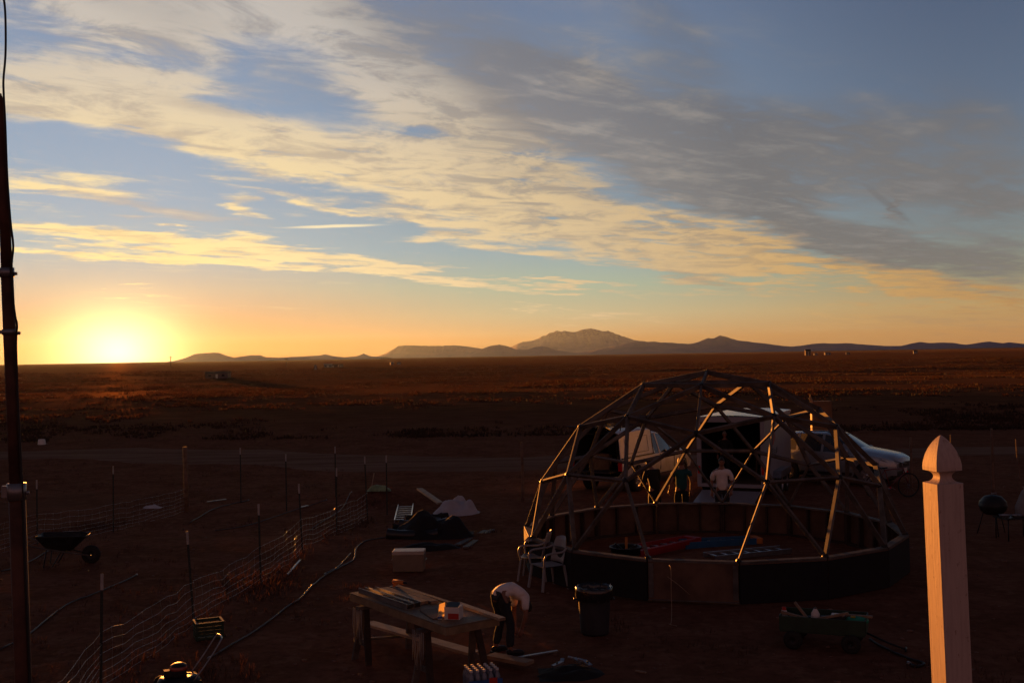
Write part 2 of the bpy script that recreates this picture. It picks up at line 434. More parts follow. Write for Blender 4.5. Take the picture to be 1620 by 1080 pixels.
def road_strip():
    xs = list(np.arange(-75, 90, .5)); vs = []; fs = []; NC = 12
    for x in xs:
        yc = road_y(x)
        lo = yc - 2.1 - .7 * noise.noise((x * .22, 3, 0)) - .35 * noise.noise((x * 1.1, 7, 0)) - 1.6 * sstep(x, -24, -10) * (1 - sstep(x, -4, 6))
        hi = yc + 2.0 + .8 * noise.noise((x * .2, 13, 0)) + .4 * noise.noise((x * .9, 17, 0)) + 1.5 * sstep(x, -26, -12) * (1 - sstep(x, -4, 6))
        for k in range(NC + 1):
            y = lo + (hi - lo) * k / NC
            edge = min(k, NC - k) / 2.0
            rut = -.03 * exp(-((k - 3.6) / .8) ** 2) - .03 * exp(-((k - 8.4) / .8) ** 2)
            vs.append((x, y, H(x, y) + (.035 if edge >= 1 else -.02 + .055 * edge) + rut + .012 * noise.noise((x * 2, y * 3, 0))))
    n = NC + 1
    fs = [(i * n + k, (i + 1) * n + k, (i + 1) * n + k + 1, i * n + k + 1) for i in range(len(xs) - 1) for k in range(NC)]
    me = bpy.data.meshes.new('dirt_road'); me.from_pydata(vs, [], fs); me.materials.append(ground_mat('road_dust', True))
    me.polygons.foreach_set('use_smooth', [True] * len(fs))
    o = bpy.data.objects.new('dirt_road', me); COL.objects.link(o); tag(o, kind='structure')
road_strip()

# ------------------------------------------------------------------ mountains
MOUNT = {}
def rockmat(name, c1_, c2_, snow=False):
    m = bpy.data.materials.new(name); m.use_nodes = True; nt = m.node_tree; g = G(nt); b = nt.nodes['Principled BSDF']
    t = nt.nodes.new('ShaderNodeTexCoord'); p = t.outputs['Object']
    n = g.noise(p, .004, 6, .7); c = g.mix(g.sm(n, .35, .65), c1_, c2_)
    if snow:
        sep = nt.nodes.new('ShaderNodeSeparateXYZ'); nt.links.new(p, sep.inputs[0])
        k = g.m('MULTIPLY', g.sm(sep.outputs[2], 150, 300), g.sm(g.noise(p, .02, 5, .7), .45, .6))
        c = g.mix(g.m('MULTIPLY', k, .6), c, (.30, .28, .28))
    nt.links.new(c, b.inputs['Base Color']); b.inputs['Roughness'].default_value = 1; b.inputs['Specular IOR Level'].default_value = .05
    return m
ROCK = rockmat('range_rock', (.07, .075, .24), (.10, .09, .26)); ROCKS = rockmat('peak_rock', (.11, .10, .26), (.16, .14, .30), True)  # blue mixed into the rock colour to paint in distance haze
def ridge(name, prof, dist, depth, m, seed):
    """a range whose skyline runs through the given directions, with its own slopes and gullies"""
    P = [far(x, y, dist) for x, y in prof]
    x0, x1 = P[0].x, P[-1].x; NX = 220; NY = 26; vs = []; j = 0
    for i in range(NX + 1):
        x = x0 + (x1 - x0) * i / NX
        while j < len(P) - 2 and P[j + 1].x < x: j += 1
        t = (x - P[j].x) / max(1e-6, P[j + 1].x - P[j].x); h = P[j].z + (P[j + 1].z - P[j].z) * min(1, max(0, t))
        h = max(h, .5)
        h *= 1 + .03 * noise.noise((x * .006, seed, 0)) + .035 * noise.noise((x * .018, seed, 3)) + .03 * noise.noise((x * .05, seed, 6))
        for k in range(NY + 1):
            s = k / NY * 2 - 1
            fall = (1 - abs(s)) ** 1.15
            gul = 1 + .28 * (1 - abs(1 - 2 * abs(s))) * noise.noise((x * .008, s * 2.2, seed)) + .12 * noise.noise((x * .025, s * 5, seed)) * (1 - (1 - abs(s)) ** 4)
            z = max(-2, h * fall * gul - (2 if abs(s) > .97 else 0))
            if k == NY // 2: z = h
            vs.append((x, dist + s * depth, z))
    n = NY + 1
    fs = [(i * n + k, (i + 1) * n + k, (i + 1) * n + k + 1, i * n + k + 1) for i in range(NX) for k in range(NY)]
    me = bpy.data.meshes.new(name); me.from_pydata(vs, [], fs); me.materials.append(m)
    me.polygons.foreach_set('use_smooth', [True] * len(fs))
    o = bpy.data.objects.new(name, me); COL.objects.link(o); tag(o, kind='structure')
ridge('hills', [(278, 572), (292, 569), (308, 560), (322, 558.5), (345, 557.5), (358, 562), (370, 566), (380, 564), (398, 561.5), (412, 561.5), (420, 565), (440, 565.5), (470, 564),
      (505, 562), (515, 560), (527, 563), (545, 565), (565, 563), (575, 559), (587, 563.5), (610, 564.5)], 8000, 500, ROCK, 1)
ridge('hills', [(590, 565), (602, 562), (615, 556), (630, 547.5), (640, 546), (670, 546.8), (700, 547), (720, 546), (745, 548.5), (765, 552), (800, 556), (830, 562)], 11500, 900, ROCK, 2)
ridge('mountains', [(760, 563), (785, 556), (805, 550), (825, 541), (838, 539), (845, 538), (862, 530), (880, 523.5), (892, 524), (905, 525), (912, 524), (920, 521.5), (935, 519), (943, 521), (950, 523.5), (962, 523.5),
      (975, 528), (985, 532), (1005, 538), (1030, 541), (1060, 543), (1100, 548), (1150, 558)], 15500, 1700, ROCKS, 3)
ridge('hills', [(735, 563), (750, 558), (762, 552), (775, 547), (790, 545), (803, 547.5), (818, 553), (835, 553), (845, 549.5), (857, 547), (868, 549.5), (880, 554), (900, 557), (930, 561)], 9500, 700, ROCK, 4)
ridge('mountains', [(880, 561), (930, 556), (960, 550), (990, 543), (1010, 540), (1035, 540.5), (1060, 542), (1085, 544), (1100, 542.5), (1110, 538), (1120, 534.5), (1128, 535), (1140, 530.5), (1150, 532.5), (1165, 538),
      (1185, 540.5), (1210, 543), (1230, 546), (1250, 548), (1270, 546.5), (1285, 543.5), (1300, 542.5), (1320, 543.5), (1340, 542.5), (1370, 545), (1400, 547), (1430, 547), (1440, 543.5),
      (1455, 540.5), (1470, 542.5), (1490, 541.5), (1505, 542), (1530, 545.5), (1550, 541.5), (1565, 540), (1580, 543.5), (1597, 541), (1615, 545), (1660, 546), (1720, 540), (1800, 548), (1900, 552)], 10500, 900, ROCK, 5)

# ------------------------------------------------------------------ air
def haze():
    mb = MB(); mb.box((0, 8300, 176), (36400, 18100, 360))
    m = bpy.data.materials.new('haze_air'); m.use_nodes = True; nt = m.node_tree; nt.nodes.clear()
    pv = nt.nodes.new('ShaderNodeVolumePrincipled'); o = nt.nodes.new('ShaderNodeOutputMaterial')
    pv.inputs['Color'].default_value = (.32, .52, 1.0, 1); pv.inputs['Density'].default_value = HAZE; pv.inputs['Anisotropy'].default_value = .67
    nt.links.new(pv.outputs[0], o.inputs['Volume'])
    tag(mb.build('haze', m), kind='stuff')
HAZE = 1.0e-5
haze()

# ------------------------------------------------------------------ materials
M_WOOD = mat('weathered_lumber', (.105, .094, .088), .8, .5, 3, stretch=(1, 1, 1), bump=.002)
M_PINE = mat('pine_board', (.25, .17, .11), .75, .35, 4, bump=.002)
M_PINE2 = mat('new_pine_board', (.34, .25, .17), .7, .3, 4)
M_PLY = mat('plywood', (.12, .07, .048), .8, .45, 1.6)
M_STUD = mat('dark_stud', (.05, .032, .025), .85, .4, 4)
M_FELT = mat('black_roofing_felt', (.012, .012, .014), .9, .3, 5)
M_STEELD = mat('dark_steel', (.03, .03, .032), .5, .3, 9, metal=.6)
M_GALV = mat('galvanised_steel', (.24, .24, .26), .42, .25, 9, metal=.8)
M_WIRE = mat('wire', (.55, .52, .50), .32, .5, 14, metal=1.0)
M_ALU = mat('aluminium', (.36, .37, .40), .33, .15, 9, metal=.85)
M_WHITEPL = mat('white_plastic', (.24, .24, .25), .45, .15, 4)
M_WHITEP = mat('white_painted_wood', (.45, .41, .37), .6, .10, 2.0, bump=.0008)
M_WHITECAR = mat('white_car_paint', (.40, .43, .50), .35, .2, 2, spec=.35)
M_ROOFW = mat('white_roof_sheet', (.75, .75, .75), .2, .08, 1.5, spec=1.0)  # paler than the sides: sky light on the roof put into its colour
M_SILVER = mat('silver_car_paint', (.30, .33, .36), .22, .06, 2, metal=.5, spec=.6)
M_TRAILER = mat('white_trailer_skin', (.24, .24, .27), .45, .08, 1.5, spec=.5)  # white skin darkened in colour for its shaded sides
M_GLASS = mat('dark_glass', (.02, .025, .03), .06, .1, 2, spec=.8)
M_TYRE = mat('tyre_rubber', (.018, .018, .018), .8, .2, 6)
M_RIM = mat('wheel_alloy', (.45, .45, .47), .3, .1, 6, metal=.8)
M_BLACKP = mat('black_plastic', (.014, .014, .016), .55, .3, 5, spec=.35)
M_CAN = mat('dark_grey_bin_plastic', (.03, .033, .04), .6, .2, 5)
M_RED = mat('red_fibreglass', (.30, .015, .02), .5, .2, 4)
M_BLUE = mat('blue_fibreglass', (.02, .10, .22), .5, .2, 4)
M_REDL = mat('red_lens', (.5, .01, .01), .2, .1, 4)
M_ORANGE = mat('orange_plastic', (.5, .16, .03), .5, .2, 4)
M_GREEN = mat('green_plastic', (.02, .22, .13), .5, .2, 4)
M_DGREEN = mat('dark_green_plastic', (.025, .05, .03), .6, .3, 4)
M_TPOST = mat('green_post_paint', (.03, .035, .03), .6, .3, 12)
M_TPOSTW = mat('white_post_tip', (.34, .32, .31), .6, .2, 12)
M_RUST = mat('rusty_pipe', (.10, .045, .03), .7, .4, 12, metal=.3)
M_SKIN = mat('skin', (.22, .11, .075), .55, .1, 6)
M_HAIR = mat('dark_hair', (.02, .013, .010), .6, .3, 20)
M_HAIRB = mat('brown_hair', (.10, .05, .03), .6, .3, 20)
M_TEAL = mat('teal_cotton', (.008, .07, .075), .85, .2, 8)
M_TEE = mat('white_cotton', (.66, .64, .64), .85, .12, 8)
M_BLACKC = mat('black_cotton', (.012, .012, .014), .9, .2, 8)
M_JEAN = mat('dark_denim', (.022, .026, .035), .9, .25, 14)
M_BEIGE = mat('beige_plastic', (.19, .14, .10), .55, .15, 4)
M_TARP = mat('white_tarp', (.42, .42, .46), .6, .15, 3, bump=.01)
M_CARD = mat('cardboard', (.26, .16, .09), .85, .2, 6)
M_HOSE = mat('grey_hose', (.055, .05, .05), .55, .2, 6)
M_ROPE = mat('hemp_rope', (.30, .2, .13), .9, .2, 20)
M_BARK = mat('grey_fence_timber', (.16, .10, .07), .9, .4, 6, bump=.006)
M_LABEL = mat('red_print', (.40, .03, .02), .6, .1, 4)
M_PAPER = mat('white_card', (.6, .58, .55), .6, .1, 4)
M_BOTTLE = mat('bottle_wrap', (.13, .16, .22), .25, .3, 10, spec=.6)
M_BLUEL = mat('blue_print', (.03, .10, .32), .4, .2, 6)
M_GRASS = mat('dry_grass_blades', (.050, .022, .011), .9, .6, .35, trans=.3)
M_WEED = mat('dry_weeds', (.09, .04, .025), .9, .4, 2, trans=.4)
M_STONE = mat('stones', (.17, .10, .075), .9, .4, 5)

# ------------------------------------------------------------------ geodesic dome
def dome():
    C = Vector((3.768, 21.33, 0)); R = 3.615; WH = .687; ROT = radians(39.376); ZS = 1.02
    V = [Vector((0, 0, 1))]; z = 1 / sqrt(5); r = 2 / sqrt(5)
    for k in range(5): V.append(Vector((r * cos(2*pi*k/5), r * sin(2*pi*k/5), z)))
    for k in range(5): V.append(Vector((r * cos(2*pi*(k+.5)/5), r * sin(2*pi*(k+.5)/5), -z)))
    pts = []; E = set()
    def add(p):
        p = p.normalized()
        for i, q in enumerate(pts):
            if (p - q).length < 1e-4: return i
        pts.append(p); return len(pts) - 1
    tris = []
    for k in range(5):
        a, b, c, d = 1 + k, 1 + (k + 1) % 5, 6 + k, 6 + (k - 1) % 5
        for (A, B, Cc) in ((0, a, b), (a, c, b), (a, d, c)):
            g_ = {}
            for i in range(4):
                for j in range(4 - i): g_[i, j] = add(V[A] * (3 - i - j) + V[B] * i + V[Cc] * j)
            for i in range(3):
                for j in range(3 - i):
                    tris.append((g_[i, j], g_[i+1, j], g_[i, j+1]))
                    if i + j < 2: tris.append((g_[i+1, j], g_[i+1, j+1], g_[i, j+1]))
    for t in tris:
        if all(pts[i].z > .1 for i in t):
            for a, b in ((0, 1), (1, 2), (2, 0)): E.add(tuple(sorted((t[a], t[b]))))
    RM = Matrix.Rotation(ROT, 3, 'Z')
    W = [RM @ p for p in pts]; isb = [.1 < p.z < .3 for p in pts]
    W = [Vector((p.x * R, p.y * R, WH + (0 if isb[i] else (p.z - .19) * ZS * R))) for i, p in enumerate(W)]
    root = empty('geodesic_dome', C, 0, 'large timber geodesic dome frame standing on a low round wall of black and brown panels', 'dome frame')
    S0 = Vector((0, 0, WH - .19 * ZS * R))
    # the doorway: one hub and its struts are left out above the brown panel
    gate = min((i for i in range(len(W)) if pts[i].z > .3), key=lambda i: (W[i] + C - Vector((3.02, 18.15, 1.85))).length)
    edges = sorted([e for e in E if gate not in e and not (isb[e[0]] and isb[e[1]])], key=lambda e: (W[e[0]] + W[e[1]]).y)
    rest = MB()
    rnd = random.Random(3)
    for n_, (a, b) in enumerate(edges):
        A, B = W[a], W[b]; d = (B - A).normalized(); up = ((A + B) / 2 - S0).normalized()
        mb = MB() if n_ < 100 else rest
        mb.bar(A + d * .035, B - d * .035, .040, .086, up)
        if n_ < 100: mb.build('strut', M_WOOD, root, bevel=.003)
    o = rest.build('strut', M_WOOD, root); tag(o, kind='stuff')
    for i, p in enumerate(W):
        if pts[i].z < .1 or i == gate: continue
        n = (p - S0).normalized() if not isb[i] else Vector((p.x, p.y, 0)).normalized()
        q = n.to_track_quat('Z', 'Y'); mb = MB()
        M = Matrix.Translation(p) @ q.to_matrix().to_4x4()
        mb.lathe([(.001, .045), (.040, .045), (.044, .036), (.044, -.036), (.040, -.045), (.001, -.045)], 12, M)
        mb.lathe([(.011, .045), (.011, .058), (.001, .059)], 6, M)
        hb = mb.build('hub', M_STEELD, root)
    base = sorted([i for i in range(len(W)) if pts[i].z > .1 and isb[i]], key=lambda i: atan2(W[i].y, W[i].x))
    nb = len(base)
    for k in range(nb):
        A = W[base[k]].copy(); B = W[base[(k + 1) % nb]].copy(); d = (B - A).normalized()
        out = Vector((d.y, -d.x, 0))
        if out.dot((A + B) / 2) < 0: out = -out
        rail = MB(); rail.bar(A + Vector((0, 0, -.021)) + d * .004, B + Vector((0, 0, -.021)) - d * .004, .14, .038); rail.build('top_rail', M_WOOD, root, bevel=.003)
        A0, B0 = A.copy(), B.copy(); A0.z = B0.z = 0
        L = (B - A).length
        midp = (A0 + B0) / 2
        brown = abs((C + midp).x - 3.0) < .6 and midp.y < -3    # door panel faces the camera
        # plate, studs and sheathing
        bp = MB(); bp.bar(A0 + Vector((0, 0, .03)) + d * .02, B0 + Vector((0, 0, .03)) - d * .02, .09, .05)
        for s in (0.03, L / 3, 2 * L / 3, L - .03):
            bp.bar(A0 + d * s + Vector((0, 0, .056)), A0 + d * s + Vector((0, 0, WH - .045)), .038, .088, up=out)
        bp.build('wall_stud_frame', M_STUD, root)
        sh = MB(); Pm = midp + out * .060 + Vector((0, 0, (WH - .04) / 2 + .005))
        sh.bar(Pm - d * (L / 2 - .002), Pm + d * (L / 2 - .002), .012, WH - .05)
        sh.build('wall_panel', M_PLY, root, 'brown plywood wall panel' if brown else None)
        if not brown:
            ft = MB(); Pf = midp + out * .071 + Vector((0, 0, (WH - .05) / 2 + .004))
            ft.bar(Pf - d * (L / 2 + .008), Pf + d * (L / 2 + .008), .004, WH - .06)
            ft.build('felt_cover', M_FELT, root)
        else:
            tr = MB()
            for s in (-L / 2 + .05, L / 2 - .05):
                q = midp + out * .073 + d * s; tr.bar(q + Vector((0, 0, .07)), q + Vector((0, 0, WH - .06)), .08, .012, up=out)
            q = midp + out * .073; tr.bar(q - d * L / 2 + Vector((0, 0, .035)), q + d * L / 2 + Vector((0, 0, .035)), .05, .014, up=(0, 0, 1))
            tr.build('panel_trim', M_WOOD, root)
    return root, C, W, base, pts
DOME, DC, DW, DBASE, DPTS = dome()

# ------------------------------------------------------------------ deck post close to the camera
def gothic_post():
    d = 3.55; ctr = far(1494.5, 760, d); top = far(1488, 688, d)
    a = radians(-22.5)
    root = empty('deck_post', (0, 0, 0), 0, 'tall white painted gothic point post standing close by, orange sun on its left side', 'post')
    s = .0445
    low = far(1506, 1080, d)
    ax = (top - low).normalized(); base = low - ax * (low.z / ax.z); Lh = (top - base).length
    M = Matrix.Translation(base) @ ax.to_track_quat('Z', 'Y').to_matrix().to_4x4()
    # square section: half width by distance below the point
    prof = []
    def hw(t):
        if t < .108: return s * (1 - (1 - t / .108) ** 1.9) ** .8 * 1.0 + .0005
        if t < .112: return s
        if t < .152:
            u = (t - .132) / .020; return s - .0235 * sqrt(max(0, 1 - u * u))
        return s * 1.02
    ts = [0, .002, .006, .012, .02, .03, .04, .05, .06, .07, .08, .09, .1, .108, .1118] + [.1122 + .0396 * i / 14 for i in range(15)] + [.1525, .156, .3, .6, .9, 1.2, 1.6, 2.2, 2.8, Lh]
    vs = []; fs = []
    for t in ts:
        h = max(.0008, hw(t) if t > 0 else .0008)
        for (cx, cy) in ((-1, -1), (1, -1), (1, 1), (-1, 1)):
            for (ex, ey) in (((.93, 1.0), (1.0, .93))[::1] if cx * cy < 0 else ((1.0, .93), (.93, 1.0))):
                x, y = cx * h * ex, cy * h * ey
                vs.append((x * cos(POSTROT) - y * sin(POSTROT), x * sin(POSTROT) + y * cos(POSTROT), Lh - t))
    for i in range(len(ts) - 1):
        for k in range(8): fs.append((i * 8 + k, i * 8 + (k + 1) % 8, (i + 1) * 8 + (k + 1) % 8, (i + 1) * 8 + k))
    fs.append(tuple(range(8)))
    mb = MB(); mb.add(vs, fs, M); mb.build('post_shaft', M_POST, root)
    # collar where the post meets its deck bracket
    cb = MB(); cb.box((0, 0, 2.2), (.12, .12, .05), M, rot=POSTROT); cb.build('bracket', M_GALV, root)
POSTROT = radians(10)
def postmat():
    m = bpy.data.materials.new('post_paint'); m.use_nodes = True; nt = m.node_tree; g = G(nt); b = nt.nodes['Principled BSDF']
    t = nt.nodes.new('ShaderNodeTexCoord'); p = t.outputs['Object']
    grain = g.noise(g.map(p, sc=(1, 1, .06)), 120, 4, .6); cr = g.noise(p, 22, 5, .65); bl = g.noise(p, 3, 3, .5)
    c = g.mix(g.sm(grain, .35, .75), (.52, .41, .36), (.43, .33, .29))
    kn = nt.nodes.new('ShaderNodeTexVoronoi'); kn.inputs['Scale'].default_value = 9; nt.links.new(g.map(p, sc=(1, 1, .6)), kn.inputs['Vector'])
    c = g.mix(g.sm(kn.outputs['Distance'], .10, .05, 0, .75), c, (.12, .06, .04))
    sc_ = g.noise(g.map(p, sc=(3, 3, 1), rot=(.5, .2, 0)), 30, 3, .5)
    c = g.mix(g.m('MULTIPLY', g.sm(sc_, .66, .69), .6), c, (.22, .12, .08))
    c = g.mix(g.m('MULTIPLY', g.sm(cr, .62, .70), .45), c, (.20, .13, .10))
    c = g.mix(g.m('MULTIPLY', g.sm(bl, .6, .8), .2), c, (.33, .26, .22))
    nt.links.new(c, b.inputs['Base Color']); b.inputs['Roughness'].default_value = .65; b.inputs['Specular IOR Level'].default_value = .25
    bp = nt.nodes.new('ShaderNodeBump'); bp.inputs['Strength'].default_value = .5; bp.inputs['Distance'].default_value = .0012
    nt.links.new(g.m('ADD', grain, cr), bp.inputs['Height']); nt.links.new(bp.outputs[0], b.inputs['Normal'])
    return m
M_POST = postmat()
gothic_post()

# ------------------------------------------------------------------ mast at the left edge
def mast():
    d = 3.3
    def P(x, y): return far(x, y, d)
    root = empty('antenna_mast', (0, 0, 0), 0, 'thin dark pipe mast at the left edge with a loose cable looping off its top', 'mast')
    px = 1739 / d
    low = P(37, 1080); mid_ = P(19, 640)
    ax = (mid_ - low).normalized(); base = low - ax * (low.z / ax.z)
    mb = MB(); mb.tube([base, low, P(27, 790)], [.024] * 3, 14); mb.build('lower_pipe', M_RUST, root)
    mb = MB(); mb.tube([P(27, 792), P(20, 640), P(11, 432)], [.0195, .0185, .0175], 14); mb.build('middle_pipe', M_RUST, root)
    mb = MB(); mb.tube([P(11, 434), P(5.5, 300), P(1.5, 155), P(1.0, 148)], [.0165, .0145, .005, .002], 14); mb.build('upper_pipe', M_RUST, root)
    # cable taped along the pipe
    off = Vector((.012, -.012, 0))
    pts = [(-6, -60), (2, -20), (7.5, 10), (9, 50), (8.5, 90), (5.5, 125), (2.5, 152), (5, 200), (8, 280), (13, 350), (17.5, 390), (15, 420), (17, 470), (20.5, 500), (23.5, 515), (22, 545), (25, 640), (31, 760), (36, 900), (44, 1080), (48, 1150)]
    mb = MB(); c = [P(*q) + (off if q[1] > 150 else Vector()) for q in pts]; mb.tube(smooth_path(c, 4), .0035, 6); mb.build('cable', M_BLACKP, root)
    for (x, y, h, r, mt, lab) in ((11, 431, .028, .021, M_GALV, None), (15.5, 525, .016, .022, M_GALV, None), (26.5, 777, .05, .0275, M_GALV, None)):
        q = P(x, y); mb = MB(); mb.tube([q - ax * h / 2, q + ax * h / 2], r, 14)
        mb.box(q + Vector((-r - .006, 0, 0)), (.02, .012, h * .7)); mb.tube([q + Vector((-r - .02, 0, 0)), q + Vector((-r + .002, 0, 0))], .004, 6)
        mb.tube([q + Vector((r - .002, 0, -.004)), q + Vector((r + .009, 0, -.004))], .005, 6)
        mb.build('clamp', mt, root)
def smooth_path(pts, n=4):
    out = []; pts = [Vector(p) for p in pts]
    for i in range(len(pts) - 1):
        p0, p1, p2, p3 = pts[max(i - 1, 0)], pts[i], pts[i + 1], pts[min(i + 2, len(pts) - 1)]
        for k in range(n):
            t = k / n
            out.append(.5 * ((2 * p1) + (p2 - p0) * t + (2 * p0 - 5 * p1 + 4 * p2 - p3) * t * t + (3 * p1 - p0 - 3 * p2 + p3) * t ** 3))
    out.append(pts[-1]); return out
mast()

# ------------------------------------------------------------------ fences
def tpost(base, h, root, lean=(0, 0)):
    M = Matrix.Translation(base) @ Matrix.Rotation(lean[0], 4, 'X') @ Matrix.Rotation(lean[1], 4, 'Y')
    mb = MB(); tipz = h - .20
    def sect(z0, z1):
        b_ = MB(); b_.box((0, 0, (z0 + z1) / 2), (.036, .006, z1 - z0), M); b_.box((0, .015, (z0 + z1) / 2), (.005, .024, z1 - z0), M); return b_
    b_ = sect(-.1, tipz)
    for k in range(int((h - .3) / .06)): b_.box((0, -.007, .15 + k * .06), (.012, .008, .02), M)
    p = b_.build('post', M_TPOST, root)
    sect(tipz, h).build('post_tip', M_TPOSTW, p)
def wires(A, B, hts, vstep, sag, seed, mb, r=.0016, wob=.05):
    rnd = random.Random(seed); L = (B - A).length; N = max(4, int(L / .35)); top = []
    rows = []
    for h in hts:
        row = []
        for i in range(N + 1):
            t = i / N; p = A.lerp(B, t); z = h - sag * 4 * t * (1 - t)
            p = Vector((p.x, p.y, p.z + z)) + Vector((wob * noise.noise((t * 5, seed, h * 3)), wob * noise.noise((t * 6, seed + 5, h * 3)), wob * noise.noise((t * 7, seed + 9, h * 2))))
            row.append(p)
        rows.append(row)
        mb.tube(row, r, 4, cap=False)
    if vstep:
        nv = int(L / vstep)
        for k in range(nv + 1):
            t = k / nv; i = min(N - 1, int(t * N)); f = t * N - i
            cross = [row[i].lerp(row[i + 1], f) for row in rows]; mb.tube(cross, r * .55, 3, cap=False)
            for q in cross[1:]: mb.ball(q, .0055, None, 4)
def fence(label, posts, group=None, first_wood=None):
    root = empty('wire_fence', posts[0][0], 0, label, 'fence', group)
    off = posts[0][0]
    for (b, h, ln, wire) in posts: tpost(b - off, h, root, ln)
    mb = MB()
    hts = [.05, .14, .23, .33, .44, .56, .69]
    for i in range(len(posts) - 1):
        if posts[i][3]: wires(posts[i][0] - off, posts[i + 1][0] - off, hts, .3, .05, i * 3 + len(posts), mb)
    mb.build('wire_mesh', M_WIRE, root)
    return root
def pp(px, pyt, h=1.45):
    """foot of a post of height h whose top is seen at (px, pyt)"""
    p = at(px, pyt, h); return p
FB = []
for (x, yt, fx) in ((40, 1010, 30), (163, 907, 157), (290, 840, 305), (407, 797, 411), (467, 765, 477), (534, 740, 531), (572, 722, 580)):
    b = pp(x, yt); b.z = H(b.x, b.y)
    foot = (b if fx is None else None)
    ang = (x - fx) / 175 * .9
    FB.append((b + Vector((-(x - fx) * b.y / 1739, 0, 0)), 1.45 - b.z, (0.0, ang * .8), True))
fence('sagging wire mesh fence on white tipped posts from the lower left corner into the yard', FB, 'wire fences around the paddock')
# back run ends at a stout timber post
FA = []
for (x, yt) in ((-90, 782), (58, 759), (178, 737)):
    b = pp(x, yt); b.z = H(b.x, b.y); FA.append((b, 1.45 - b.z, (0, .01 * (x > 100)), True))
corner = at(293, 694, 1.85); corner.z = H(corner.x, corner.y)
rootA = fence('wire mesh fence of the far paddock side ending at a thick timber corner post', FA, 'wire fences around the paddock')
off = FA[0][0]
mb = MB(); wires(FA[-1][0] - off, corner - off, [.05, .14, .23, .33, .44, .56, .69], .3, .05, 44, mb); mb.build('wire_mesh', M_WIRE, rootA)
mb = MB(); c0 = corner - off; mb.tube([c0 + Vector((0, 0, -.1)), c0 + Vector((.01, 0, .9)), c0 + Vector((-.01, 0, 1.85))], [.075, .07, .066], 10); mb.build('corner_post', M_BARK, rootA)
# free standing posts
def lone_tpost(px, pyt, label, h=1.45):
    b = pp(px, pyt, h); b.z = H(b.x, b.y); root = empty('steel_fence_post', b, 0, label, 'fence post', 'separate steel fence posts'); tpost(Vector(), h - b.z, root); return b
lone_tpost(380, 708, 'thin white tipped steel post behind the paddock, just right of the thick timber post')
lone_tpost(452, 718, 'short dark steel post by the dirt road in line with the fence', 1.4)
lone_tpost(530, 706, 'tallest white tipped steel post, rising close behind the middle of the wire fence')
lone_tpost(611, 720, 'dark steel post standing beside the low soil heap', 1.4)
def wood_post(px, pyb, pyt, r, label, lean=0, m=None):
    b = gd(px, pyb); h = at(px, pyt, 0); d = b.y; t = far(px, pyt, d); hh = t.z - b.z
    root = empty('timber_post', b, 0, label, 'post', 'separate timber posts')
    mb = MB(); rr = random.Random(px)
    mb.tube([Vector((lean * k / 5 * hh + rr.uniform(-.01, .01), rr.uniform(-.01, .01), -.1 + (hh + .1) * k / 5)) for k in range(6)], [r * (1 - .05 * k) for k in range(6)], 9)
    mb.build('shaft', m or M_BARK, root)
    c = MB(); c.tube([(lean * hh, 0, hh - .001), (lean * hh, 0, hh + .012)], [r * .74, r * .6], 9); c.build('cut_end', M_PINE, root)
wood_post(827, 792, 700, .05, 'crooked grey timber post alone in the yard left of the dome')
wood_post(1442, 770, 692, .045, 'dark timber post behind the bonnet of the silver car')
wood_post(1506, 770, 688, .035, 'slim timber post peeking above the white deck post')
wood_post(1571, 790, 678, .045, 'tall timber post at far right beside the leaning pole')
wood_post(1618, 800, 695, .025, 'thin pole leaning left at the right edge above the white sack', lean=-.08)

# ------------------------------------------------------------------ people
def skin_mesh(chains, subdiv=1):
    """chains: list of [(point, (rx, ry)) ...]; points with the same place join"""
    vs = []; es = []; rad = []
    def idx(p, r):
        for i, q in enumerate(vs):
            if (q - p).length < 1e-4: return i
        vs.append(p.copy()); rad.append(r); return len(vs) - 1
    for ch in chains:
        last = None
        for p, r in ch:
            i = idx(Vector(p), r if isinstance(r, tuple) else (r, r))
            if last is not None and last != i: es.append((last, i))
            last = i
    me = bpy.data.meshes.new('skeleton'); me.from_pydata([tuple(v) for v in vs], es, [])
    o = bpy.data.objects.new('skeleton', me); COL.objects.link(o)
    md = o.modifiers.new('skin', 'SKIN'); md.use_smooth_shade = True
    for i, r in enumerate(rad):
        me.skin_vertices[0].data[i].radius = r; me.skin_vertices[0].data[i].use_root = (i == 0)
    sb = o.modifiers.new('sub', 'SUBSURF'); sb.levels = subdiv; sb.render_levels = subdiv
    dg = bpy.context.evaluated_depsgraph_get(); dg.update()
    ev = o.evaluated_get(dg); nm = bpy.data.meshes.new_from_object(ev)
    V_ = [v.co.copy() for v in nm.vertices]; F_ = [list(p.vertices) for p in nm.polygons]
    bpy.data.objects.remove(o); bpy.data.meshes.remove(me); bpy.data.meshes.remove(nm)
    return V_, F_
def interp(a, b, t): return Vector(a).lerp(Vector(b), t)
def limb(pts, rs, n=3):
    out = []
    for i in range(len(pts) - 1):
        for k in range(n):
            t = k / n; out.append((interp(pts[i], pts[i + 1], t), rs[i] * (1 - t) + rs[i + 1] * t))
    out.append((Vector(pts[-1]), rs[-1])); return out
STAND = dict(pelvis=(0, 0, .95), waist=(0, .01, 1.10), chest=(0, .01, 1.30), neckb=(0, -.005, 1.45), head=(0, .02, 1.63), face=(0, 1, 0), headup=(0, 0, 1),
             shL=(-.185, 0, 1.41), elL=(-.245, -.03, 1.14), wrL=(-.25, .06, .90), shR=(.185, 0, 1.41), elR=(.245, -.03, 1.14), wrR=(.25, .06, .90),
             hipL=(-.09, 0, .93), knL=(-.11, .03, .50), anL=(-.12, -.02, .085), toL=(-.14, .13, .04), hipR=(.09, 0, .93), knR=(.11, .03, .50), anR=(.12, -.02, .085), toR=(.14, .13, .04))
